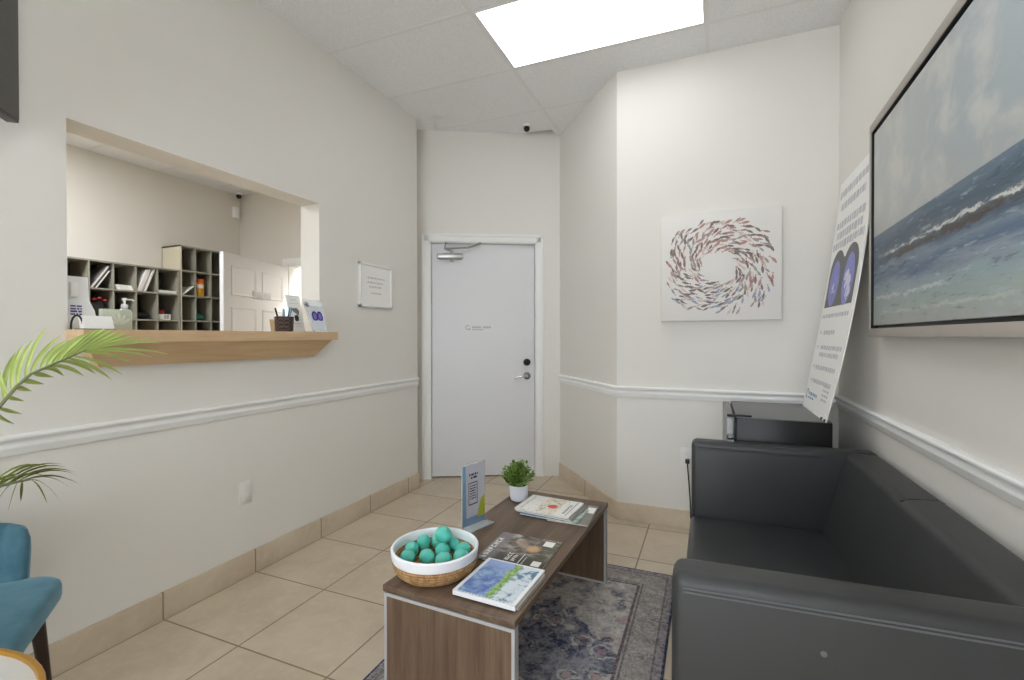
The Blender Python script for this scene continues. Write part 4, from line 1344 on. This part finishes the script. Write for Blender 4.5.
# ------------------------------------------------------------------ bowl and eggs
BC = Vector((1.315, 1.445, ZTT))
T = thing('rope_bowl', 'round rope bowl with white upper band on the coffee table', 'bowl', BC)
g = G()
g.lathe([(0, 0), (.110, 0), (.122, .003), (.136, .014), (.145, .030), (.149, .046), (.150, .058), (.146, .060), (.140, .058), (.137, .040), (.128, .022), (.110, .010), (0, .008)], seg=56)
g.build('rope_base', 'rope', T)
g = G()
g.lathe([(.150, .058), (.1515, .068), (.1530, .080), (.1535, .088), (.151, .092), (.146, .0925), (.1435, .089), (.1430, .078)], seg=56)
g.lathe([(.1430, .078), (.1425, .068), (.1405, .050)], seg=56)
g.build('white_band', 'ropewhite', T)
g = G()
g.lathe([(.1415, .060), (.1395, .052), (.1335, .036)], seg=56); g.build('rope_lining', 'rope', T)
eggs = [(1.205, 1.477, .455), (1.225, 1.516, .455), (1.26, 1.53, .455), (1.316, 1.54, .455), (1.379, 1.526, .455), (1.293, 1.428, .455), (1.326, 1.475, .455), (1.229, 1.407, .455), (1.401, 1.482, .455), (1.356, 1.433, .455)]
names = ['at the left rim', 'tilted upright at the left rear', 'tucked behind the upright one', 'at the rear below the topmost one', 'at the right rear rim', 'large and lying in front', 'pale and brownish in the middle', 'at the left front rim', 'at the right rim', 'low at the front right']
ER = .0268
pos = [Vector((x_, y_, 0)) for x_, y_, _ in eggs]
c2 = Vector((BC.x, BC.y, 0))
for it in range(600):
    for i in range(len(pos)):
        for j in range(i):
            d_ = pos[i] - pos[j]
            mn = .0560
            if d_.length < mn:
                s_ = d_.normalized() * (mn - d_.length) * .5
                pos[i] += s_; pos[j] -= s_
        r_ = pos[i] - c2
        if r_.length > .104:
            pos[i] = c2 + r_.normalized() * .102
def egg(label, loc, rx, rz, sc_=1.0):
    g = G()
    g.lathe([(0, -.030)] + [((.0262 * (1 + .10 * -math.sin(a))) * math.cos(a), .030 * math.sin(a)) for a in [(-PI / 2 + PI * k / 12) for k in range(1, 12)]] + [(0, .030)], seg=20)
    o = g.build('decorative_egg', 'egg', None, loc); o.rotation_euler = (rx, 0, rz); o.scale = (sc_,) * 3
    return tag(o, label, 'egg', 'turquoise eggs in the rope bowl')
rots = [(PI / 2, .3), (.35, 1.0), (1.2, 2.0), (PI / 2, 1.3), (PI / 2, -.9), (PI / 2, 1.2), (1.1, .2), (PI / 2, .8), (PI / 2, 1.9), (1.3, 2.4)]
zo = [.016, .026, .022, .018, .014, .014, .022, .014, .014, .014]
for i, p in enumerate(pos):
    egg('speckled turquoise egg ' + names[i] + ' of the bowl', (p.x, p.y, ZTT + .0085 + .0275 + zo[i]), rots[i][0], rots[i][1])
egg('speckled turquoise egg topmost in the bowl', (1.312, 1.508, ZTT + .100), PI / 2, 1.25, 1.15)

# ------------------------------------------------------------------ acrylic table sign
T = thing('acrylic_table_sign', 'upright acrylic sign with blue and lime print behind the bowl', 'sign', (1.255, 1.858, ZTT), math.radians(-16.5))
# local: faces +X, width along Y
g = G(); g.box((-.002, -.072, .002), (.002, .072, .272), .0005); g.build('acrylic_sheet', 'acrylic', T)
g = G(); g.box((-.004, -.072, 0), (.058, .072, .006), .001); g.build('foot', 'acrylic', T)
g = G()
def fq(y0, y1, z0, z1, mi, e):
    g.mi = mi; g.poly([(.0022 + e, y0, z0), (.0022 + e, y1, z0), (.0022 + e, y1, z1), (.0022 + e, y0, z1)])
fq(-.070, .070, .008, .268, 0, 0)
g.mi = 1; g.poly([(.0026, -.070, .008), (.0026, -.046, .008), (.0026, -.052, .268), (.0026, -.070, .268)])
fq(-.070, .070, .008, .040, 1, .0002)
g.mi = 2; g.poly([(.0028, .020, .030), (.0028, .070, .030), (.0028, .070, .125), (.0028, .042, .105)])
g.mi = 3
for y0, y1, z0, z1 in ((-.034, .022, .092, .097), (-.034, .022, .186, .190), (-.034, -.030, .092, .190), (.018, .022, .092, .190)):
    g.poly([(.0028, y0, z0), (.0028, y1, z0), (.0028, y1, z1), (.0028, y0, z1)])
text_rows(g, (.0028, -.030, .230), (0, 1, 0), (0, 0, -1), [(.0, .055, .010, .004), (.01, .04, .010, .004)], 31)
text_rows(g, (.0028, -.024, .178), (0, 1, 0), (0, 0, -1), [(.0, .038, .006, .005)] * 6, 32)
spec(g.build('printed_insert', ['paleprint', 'skyblue', 'lime', 'ink_dk'], T, smooth=False), 'pale insert with blue edge and lime corner')

# ------------------------------------------------------------------ little potted plant
T = thing('potted_plant', 'small leafy green plant in a white pot on the coffee table', 'plant', (1.322, 2.226, ZTT))
g = G(); g.lathe([(0, 0), (.030, 0), (.040, .006), (.045, .020), (.0465, .040), (.0465, .080), (.0435, .080), (.043, .040), (.043, .066), (0, .066)], seg=32); g.build('pot', 'potwhite', T)
g = G(); g.lathe([(0, .070), (.030, .070), (.0433, .067)], seg=24); g.build('soil', 'soil', T)
g = G()
rr = random.Random(5)
def leaf_at(p, d, ln, wd, mi, droop=.0):
    d = d.normalized(); s = d.cross(Vector((0, 0, 1)))
    if s.length < .05: s = Vector((1, 0, 0))
    s.normalize(); nrm = s.cross(d)
    s = (s * math.cos(droop) + nrm * math.sin(droop))
    c0 = g.bm.verts.new(p); tip = g.bm.verts.new(p + d * ln)
    m1 = g.bm.verts.new(p + d * ln * .5 + nrm * ln * .10)
    l1, l2 = g.bm.verts.new(p + d * ln * .45 + s * wd), g.bm.verts.new(p + d * ln * .45 - s * wd)
    for q in ((c0, l1, m1), (l1, tip, m1), (tip, l2, m1), (l2, c0, m1)):
        g.bm.faces.new(q).material_index = mi
stems = []
for k in range(84):
    a = rr.uniform(0, 2 * PI); e = rr.uniform(.05, 1.40)
    d = Vector((math.cos(a) * math.sin(e), math.sin(a) * math.sin(e), math.cos(e)))
    R_ = rr.uniform(.062, .088) * (1.12 if e > .8 else 1.0)
    tip = Vector((0, 0, .094)) + Vector((d.x * R_ * 1.0, d.y * R_ * 1.0, max(-.012, d.z * R_ * 1.25 - .01)))
    base = Vector((d.x * .012, d.y * .012, .068))
    stems.append((base, tip))
    for q in range(8):
        f_ = .35 + .65 * q / 7
        p = base.lerp(tip, f_)
        aa = rr.uniform(0, 2 * PI)
        ld = (d + Vector((math.cos(aa), math.sin(aa), rr.uniform(-.2, .7))) * .9)
        leaf_at(p, ld, rr.uniform(.017, .026), rr.uniform(.006, .009), 0 if rr.random() < .72 else 1, rr.uniform(-.8, .8))
g.build('foliage', ['leaf', 'leafdk'], T, smooth=False)
g = G()
for b_, t_ in stems:
    g.tube([b_, b_.lerp(t_, .5) + Vector((0, 0, .006)), t_], .0011, 4, False)
g.build('stems', 'leafdk', T)

# ------------------------------------------------------------------ magazines
def magazine(label, c, z, w, h, th, rot, cover, fx=None, grp='magazines on the coffee table', spine=0):
    T = thing('magazine', label, 'magazine', (c[0], c[1], z), rot, grp)
    hx, hy = w / 2, h / 2
    g = G(); g.box((-hx + .0015, -hy + .0015, .0006), (hx - .0015, hy - .0015, th - .0006)); g.build('pages', 'page', T)
    g = G(); g.box((-hx, -hy, th - .0006), (hx, hy, th), .0002, 1); 
    g.box((-hx, -hy, 0), (hx, hy, .0006))
    if spine: g.box((-hx, -hy, 0), (hx, -hy + .0012, th))
    g.build('cover', cover, T)
    if fx:
        fx(T, th)
    return T
def quad_part(name, T, rects, z, mt, lab=None):
    g = G()
    for (x0, x1, y0, y1) in rects:
        g.poly([(x0, y0, z), (x1, y0, z), (x1, y1, z), (x0, y1, z)])
    o = g.build(name, mt, T, smooth=False)
    if lab: spec(o, lab)
    return o
def glyphs(x0, x1, y0, y1, n, seed):
    """a row of letter-like strokes along y (reading direction +y)"""
    r2 = random.Random(seed); out = []
    st_ = (y1 - y0) / n
    for k in range(n):
        a, b = y0 + st_ * k + st_ * .1, y0 + st_ * k + st_ * .8
        s_ = st_ * .24
        out.append((x0, x1, a, a + s_))
        for p in r2.sample((0, 1, 2, 3), 2):
            if p == 0: out.append((x0, x0 + s_, a, b))
            if p == 1: out.append((x1 - s_, x1, a, b))
            if p == 2: out.append(((x0 + x1) / 2 - s_ / 2, (x0 + x1) / 2 + s_ / 2, a, b))
            if p == 3: out.append((x0, x1, b - s_, b))
    return out
# near magazine on a second one
magazine('pale edged magazine mostly hidden under the blue watercolour magazine', (1.588, 1.444), ZTT, .200, .228, .006, math.radians(-3), 'cov_grey')
def fx_blue(T, th):
    quad_part('spine_print', T, [(-.09 + .012 * k, -.09 + .012 * k + .008, -.1195, -.116) for k in range(14)], th + .0003, 'ink')
magazine('blue watercolour magazine with white border at the near end of the table', (1.574, 1.434), ZTT + .0065, .220, .243, .016, math.radians(-3), 'cov_blue', fx_blue, spine=1)
# middle dark
def fx_dark(T, th):
    quad_part('title', T, glyphs(-.120, -.098, -.115, .07, 8, 3), th + .0003, 'paper', 'large white title letters')
    quad_part('headline', T, glyphs(-.028, -.010, -.100, -.035, 4, 9) + glyphs(-.002, .012, -.100, -.045, 4, 12) + [(.030, .033, -.11, -.03), (.045, .047, -.11, -.05)], th + .0003, 'paper', 'white cover headlines')
    quad_part('address_label', T, [(.068, .108, .060, .106)], th + .0004, 'paper', 'white paper label at the corner')
    quad_part('barcode_label', T, [(.080, .112, -.108, -.070)], th + .0004, 'page', 'white barcode box')
magazine('dark photo magazine with white labels in the middle of the table', (1.540, 1.700), ZTT, .258, .248, .006, math.radians(-1), 'cov_dark', fx_dark)
# far stack
magazine('grey magazine with white label at the bottom of the far stack', (1.628, 2.150), ZTT, .185, .250, .005, math.radians(1), 'cov_grey',
         lambda T, th: quad_part('address_label', T, [(.050, .088, .020, .095)], th + .0003, 'paper', 'white address label'))
magazine('blue and green magazine second in the far stack', (1.545, 2.118), ZTT + .0055, .275, .185, .005, math.radians(-4), 'cov_teal')
magazine('white magazine third in the far stack', (1.525, 2.140), ZTT + .011, .278, .205, .006, math.radians(-6), 'cov_grey')
def fx_white(T, th):
    quad_part('title', T, glyphs(.088, .100, -.07, .05, 8, 7), th + .0003, 'ink_dk', 'dark title letters')
    quad_part('grey_block', T, [(-.112, -.108, -.09, .09), (.108, .114, -.09, .09)], th + .0003, 'ink')
magazine('white magazine with a red flower on top of the far stack', (1.512, 2.146), ZTT + .0175, .270, .210, .008, math.radians(-5), 'cov_white', fx_white)

# ------------------------------------------------------------------ teal chair, bottom left
T = thing('velvet_chair', 'teal velvet chair with dark wood legs at the left wall', 'chair', (.19, .61, 0), math.radians(-37.7))
# seat: rounded slab, local +X forward
def rounded_rect(x0, x1, y0, y1, r, n_=6):
    pts = []
    for cx_, cy_, a0 in ((x1 - r, y1 - r, 0), (x0 + r, y1 - r, PI / 2), (x0 + r, y0 + r, PI), (x1 - r, y0 + r, 3 * PI / 2)):
        for k in range(n_ + 1):
            a = a0 + PI / 2 * k / n_
            pts.append((cx_ + r * math.cos(a), cy_ + r * math.sin(a)))
    return pts
def soft_slab(g, outline, levels):
    """levels: (z, inset) from bottom to top around the outline's centroid"""
    cx_ = sum(p[0] for p in outline) / len(outline); cy_ = sum(p[1] for p in outline) / len(outline)
    rings = []
    for z_, ins in levels:
        ring_ = []
        for x_, y_ in outline:
            v = Vector((x_ - cx_, y_ - cy_, 0)); l_ = v.length
            v = v * ((l_ - ins) / l_)
            ring_.append(g.bm.verts.new((cx_ + v.x, cy_ + v.y, z_)))
        rings.append(ring_)
    n_ = len(outline)
    for a, b in zip(rings, rings[1:]):
        for k in range(n_):
            j = (k + 1) % n_
            g.bm.faces.new([a[k], a[j], b[j], b[k]])
    g.bm.faces.new(rings[0][::-1]); g.bm.faces.new(rings[-1])
g = G()
soft_slab(g, rounded_rect(.0, .52, -.285, .285, .085), [(.440, .060), (.441, .030), (.446, .010), (.454, .002), (.462, .0), (.490, .0), (.499, .003), (.505, .010), (.508, .022), (.511, .075)])
g.build('seat', 'velvet', T)
# back shell: curved, channelled, rising towards the middle
g = G()
NB = 40
def back_ring(k, z, off):
    a = (k / NB - .5) * 2
    y_ = .190 * a * (1 - .10 * (z - .45))
    xc = -.005 - .055 * (z - .45) / .2 + .035 * abs(a) ** 2.5
    ch = .016 * abs(math.sin(a * PI * 3.0)) ** .5
    return Vector((xc + (ch if off > 0 else -.050 + .02 * abs(a) ** 4), y_, z))
def topz(k):
    a = abs((k / NB - .5) * 2)
    return .655 - .022 * a ** 2 - (.03 * ((a - .9) / .1) ** 2 if a > .9 else 0)
rows = 9
F_ = [[None] * (NB + 1) for _ in range(rows + 1)]; K_ = [[None] * (NB + 1) for _ in range(rows + 1)]
for r in range(rows + 1):
    for k in range(NB + 1):
        tz_ = topz(k); z = .40 + (tz_ - .40) * r / rows
        sh_ = 1 if r < rows else .45
        pf, pb = back_ring(k, z, 1), back_ring(k, z, -1)
        md_ = (pf + pb) / 2
        F_[r][k] = g.bm.verts.new(md_ + (pf - md_) * sh_ + Vector((0, 0, .012 if r == rows else 0)))
        K_[r][k] = g.bm.verts.new(md_ + (pb - md_) * sh_ + Vector((0, 0, .012 if r == rows else 0)))
for r in range(rows):
    for k in range(NB):
        g.bm.faces.new([F_[r][k], F_[r][k + 1], F_[r + 1][k + 1], F_[r + 1][k]])
        g.bm.faces.new([K_[r][k + 1], K_[r][k], K_[r + 1][k], K_[r + 1][k + 1]])
    for k in (0, NB):
        g.bm.faces.new([F_[r][k], F_[r + 1][k], K_[r + 1][k], K_[r][k]])
for k in range(NB):
    g.bm.faces.new([F_[rows][k], F_[rows][k + 1], K_[rows][k + 1], K_[rows][k]])
    g.bm.faces.new([F_[0][k + 1], F_[0][k], K_[0][k], K_[0][k + 1]])
g.build('backrest', 'velvet', T, sharp=60)
for (x0, y0, x1, y1) in ((.030, .210, -.045, .230), (.030, -.210, -.045, -.230), (.43, .20, .47, .235), (.43, -.20, .47, -.235)):
    g = G(); g.tube([(x0, y0, .447), (x1, y1, 0)], [.020, .010], 12); g.build('leg', 'darkwood', T)

# ------------------------------------------------------------------ gold rimmed side table
T = thing('side_table', 'small round white side table with gold rim at lower left', 'table', (.975, .185, 0))
g = G(); g.lathe([(0, .585), (.299, .585), (.299, .602), (0, .602)], seg=64); g.build('table_top', 'marble', T)
g = G(); g.lathe([(.297, .578), (.306, .578), (.309, .582), (.309, .606), (.306, .609), (.299, .609), (.297, .604)], seg=64, closed=True); spec(g.build('rim', 'gold', T), 'gold rim')
g = G(); g.tube([(0, 0, .02), (0, 0, .585)], .016, 16); g.build('pedestal', 'gold', T)
g = G(); g.lathe([(0, 0), (.14, 0), (.142, .008), (.02, .022), (0, .022)], seg=40); g.build('foot_disc', 'gold', T)

# ------------------------------------------------------------------ palm
T = thing('potted_palm', 'tall potted palm with arching fronds at the left edge', 'plant', (.30, -.28, 0))
def PL(p): return Vector(p) - Vector((.30, -.28, 0))
g = G(); g.lathe([(0, 0), (.11, 0), (.125, .02), (.150, .30), (.155, .31), (.145, .31), (.140, .27), (0, .27)], seg=32); g.build('planter', 'potwhite', T)
g = G(); g.lathe([(0, .278), (.10, .278), (.1405, .272)], seg=24); g.build('soil', 'soil', T)
def leaflet(g, base, tip, wid, sag, mi, nrm):
    """curved narrow leaf with a folded midrib"""
    n_ = 6
    base, tip = Vector(base), Vector(tip)
    d = tip - base
    side = d.cross(nrm); side.normalize()
    rows_ = []
    for k in range(n_ + 1):
        s = k / n_
        p = base + d * s + sag * (s * (1 - s) * 4)
        w = wid * (math.sin(PI * min(1, (s * .86 + .10))) ** .8) if k < n_ else .0004
        rows_.append((g.bm.verts.new(p + side * w), g.bm.verts.new(p - nrm * w * .45), g.bm.verts.new(p - side * w)))
    for a, b in zip(rows_, rows_[1:]):
        for q in (0, 1):
            g.bm.faces.new([a[q], a[q + 1], b[q + 1], b[q]]).material_index = mi
nrm0 = Vector((.80, -.55, .25)).normalized()
# upper frond: stem polyline and leaf tips read off the photograph, placed at their own depth in front of the wall
def up(px, py, dx=0.0):
    return PL(ray_pt(px, py, 0, .31 + dx))
stem_u = [(-60, 470), (-25, 434), (0, 406), (17, 386), (31, 374), (51, 365), (68, 358), (86, 350)]
g = G()
g.tube([PL((.30, -.27, .27)), PL((.31, -.10, .66)), up(-60, 470), up(-25, 434)] + [up(*p) for p in stem_u[2:]], [.010, .009, .007, .006, .0052, .0046, .004, .0034, .0028, .002], 8)
frond = g.build('palm_frond', 'stem', T)
g = G()
ul = [  # base px, tip px, depth shift at tip, half width
    ((8, 396), (-6, 345), .06, .0065), ((4, 400), (16, 352), .07, .0065), ((12, 390), (24, 344), .06, .0060), ((17, 386), (33, 340), .05, .0060), ((25, 379), (47, 327), .05, .0055),
    ((30, 375), (61, 335), .05, .0060), ((40, 370), (66, 340), .04, .0060), ((46, 367), (76, 338), .03, .0070), ((52, 365), (84, 334), .03, .0080),
    ((57, 362), (92, 331), .02, .0085), ((62, 360), (99, 329), .02, .0090), ((67, 358), (106, 328), .02, .0095), ((72, 356), (113, 329), .02, .0095),
    ((76, 354), (120, 331), .02, .0090), ((79, 353), (128, 333), .02, .0080), ((82, 352), (137, 335), .02, .0065),
    ((84, 351), (150, 338), .03, .0050), ((86, 350), (162, 343), .04, .0045), ((86, 350), (168, 354), .06, .0040), ((86, 351), (152, 357), .05, .0045),
    ((84, 352), (134, 364), .05, .0050), ((74, 356), (123, 375), .05, .0055), ((68, 358), (112, 380), .05, .0060), ((60, 361), (96, 374), .04, .0070),
    ((50, 366), (84, 376), .04, .0065), ((42, 369), (64, 376), .03, .0070), ((34, 374), (54, 377), .03, .0075), ((24, 381), (44, 384), .03, .0080),
    ((16, 387), (32, 391), .03, .0075), ((8, 397), (24, 401), .04, .0060), ((0, 408), (22, 414), .04, .0055), ((-4, 412), (14, 424), .05, .0050)]
for i, (b_, t_, dx, w_) in enumerate(ul):
    leaflet(g, up(*b_), up(t_[0], t_[1], -dx), w_, Vector((0, 0, .012)) if t_[1] > 340 and b_[0] > 40 else Vector((.0, -.010, .004)), 0, nrm0)
g.build('leaflets', ['palm'], frond, sharp=20)
# lower frond, darker
def lo(px, py, dx=0.0):
    return PL(ray_pt(px, py, 0, .33 + dx))
g = G()
g.tube([PL((.31, -.26, .27)), PL((.33, -.05, .66)), lo(-70, 500), lo(-30, 491), lo(0, 486), lo(16, 482), lo(30, 479.5)], [.009, .008, .006, .0055, .005, .004, .003], 8)
frond2 = g.build('palm_frond', 'stem', T)
g = G()
ll_ = [((2, 484), (62, 464), .00, .0045), ((8, 483), (66, 467), .00, .0045), ((14, 481), (75, 472), .00, .0050), ((20, 480), (77, 475), .02, .0050), ((24, 480), (81, 485), .02, .0050),
       ((26, 480), (71, 488), .03, .0045), ((28, 480), (60, 501), .04, .0042), ((28, 480), (47, 503), .05, .0042), ((22, 482), (21, 501), .05, .0060), ((17, 483), (8, 511), .05, .0062),
       ((10, 485), (-2, 500), .05, .0060), ((4, 486), (-8, 496), .04, .0060), ((0, 482), (50, 466), -.02, .0055), ((6, 486), (48, 477), .02, .0065), ((-6, 490), (30, 480), .03, .0070),
       ((-4, 480), (44, 467), -.02, .0050), ((-10, 484), (20, 474), .0, .0060)]
for b_, t_, dx, w_ in ll_:
    leaflet(g, lo(*b_), lo(t_[0], t_[1], -dx), w_, Vector((0, 0, .022 if t_[0] > 25 else .006)), 0, Vector((.35, -.35, .87)).normalized())
g.build('leaflets', ['palmdk'], frond2, sharp=20)
# fronds that arch away out of the picture
rr = random.Random(9)
for k, (dx, dy, h) in enumerate(((.25, -.55, 1.35), (-.02, -.75, 1.15), (.35, -.40, 1.0), (.05, -.45, 1.6))):
    g = G()
    P0 = Vector((.0, .0, .27)); P3 = Vector((dx, dy, h)); P1_ = Vector((dx * .2, dy * .2, h * .75))
    sp = []
    for i in range(11):
        s = i / 10
        sp.append(P0 * (1 - s) ** 2 + P1_ * 2 * s * (1 - s) + P3 * s * s)
    g.tube(sp, [.009 - .0007 * i for i in range(11)], 6)
    fo = g.build('palm_frond', 'stem', T)
    g = G()
    dirv = Vector((dx, dy, 0)).normalized(); sv = Vector((-dirv.y, dirv.x, 0))
    for i in range(4, 11):
        for sgn in (-1, 1):
            for q in (0, .5):
                if i == 10 and q: continue
                b_ = sp[i].lerp(sp[min(i + 1, 10)], q)
                t_ = b_ + (dirv * .6 + sv * sgn * .75 + Vector((0, 0, -.05))).normalized() * (.26 - .012 * i)
                t_.x = max(t_.x, -.25)
                leaflet(g, b_, t_, .009, Vector((0, 0, .02)), 0, Vector((0, 0, 1)))
    g.build('leaflets', ['palm'], fo, sharp=20)

# ------------------------------------------------------------------ world, view
w = bpy.data.worlds.new('world'); sc.world = w
w.use_nodes = True
w.node_tree.nodes['Background'].inputs[0].default_value = (.87, .935, 1.0, 1)
w.node_tree.nodes['Background'].inputs[1].default_value = 4.7
sc.view_settings.view_transform = 'Standard'
sc.view_settings.look = 'None'
sc.view_settings.gamma = 1.0
sc.view_settings.use_curve_mapping = False
sc.view_settings.exposure = .46
sc.cycles.max_bounces = 12
sc.cycles.diffuse_bounces = 8
sc.cycles.transparent_max_bounces = 16
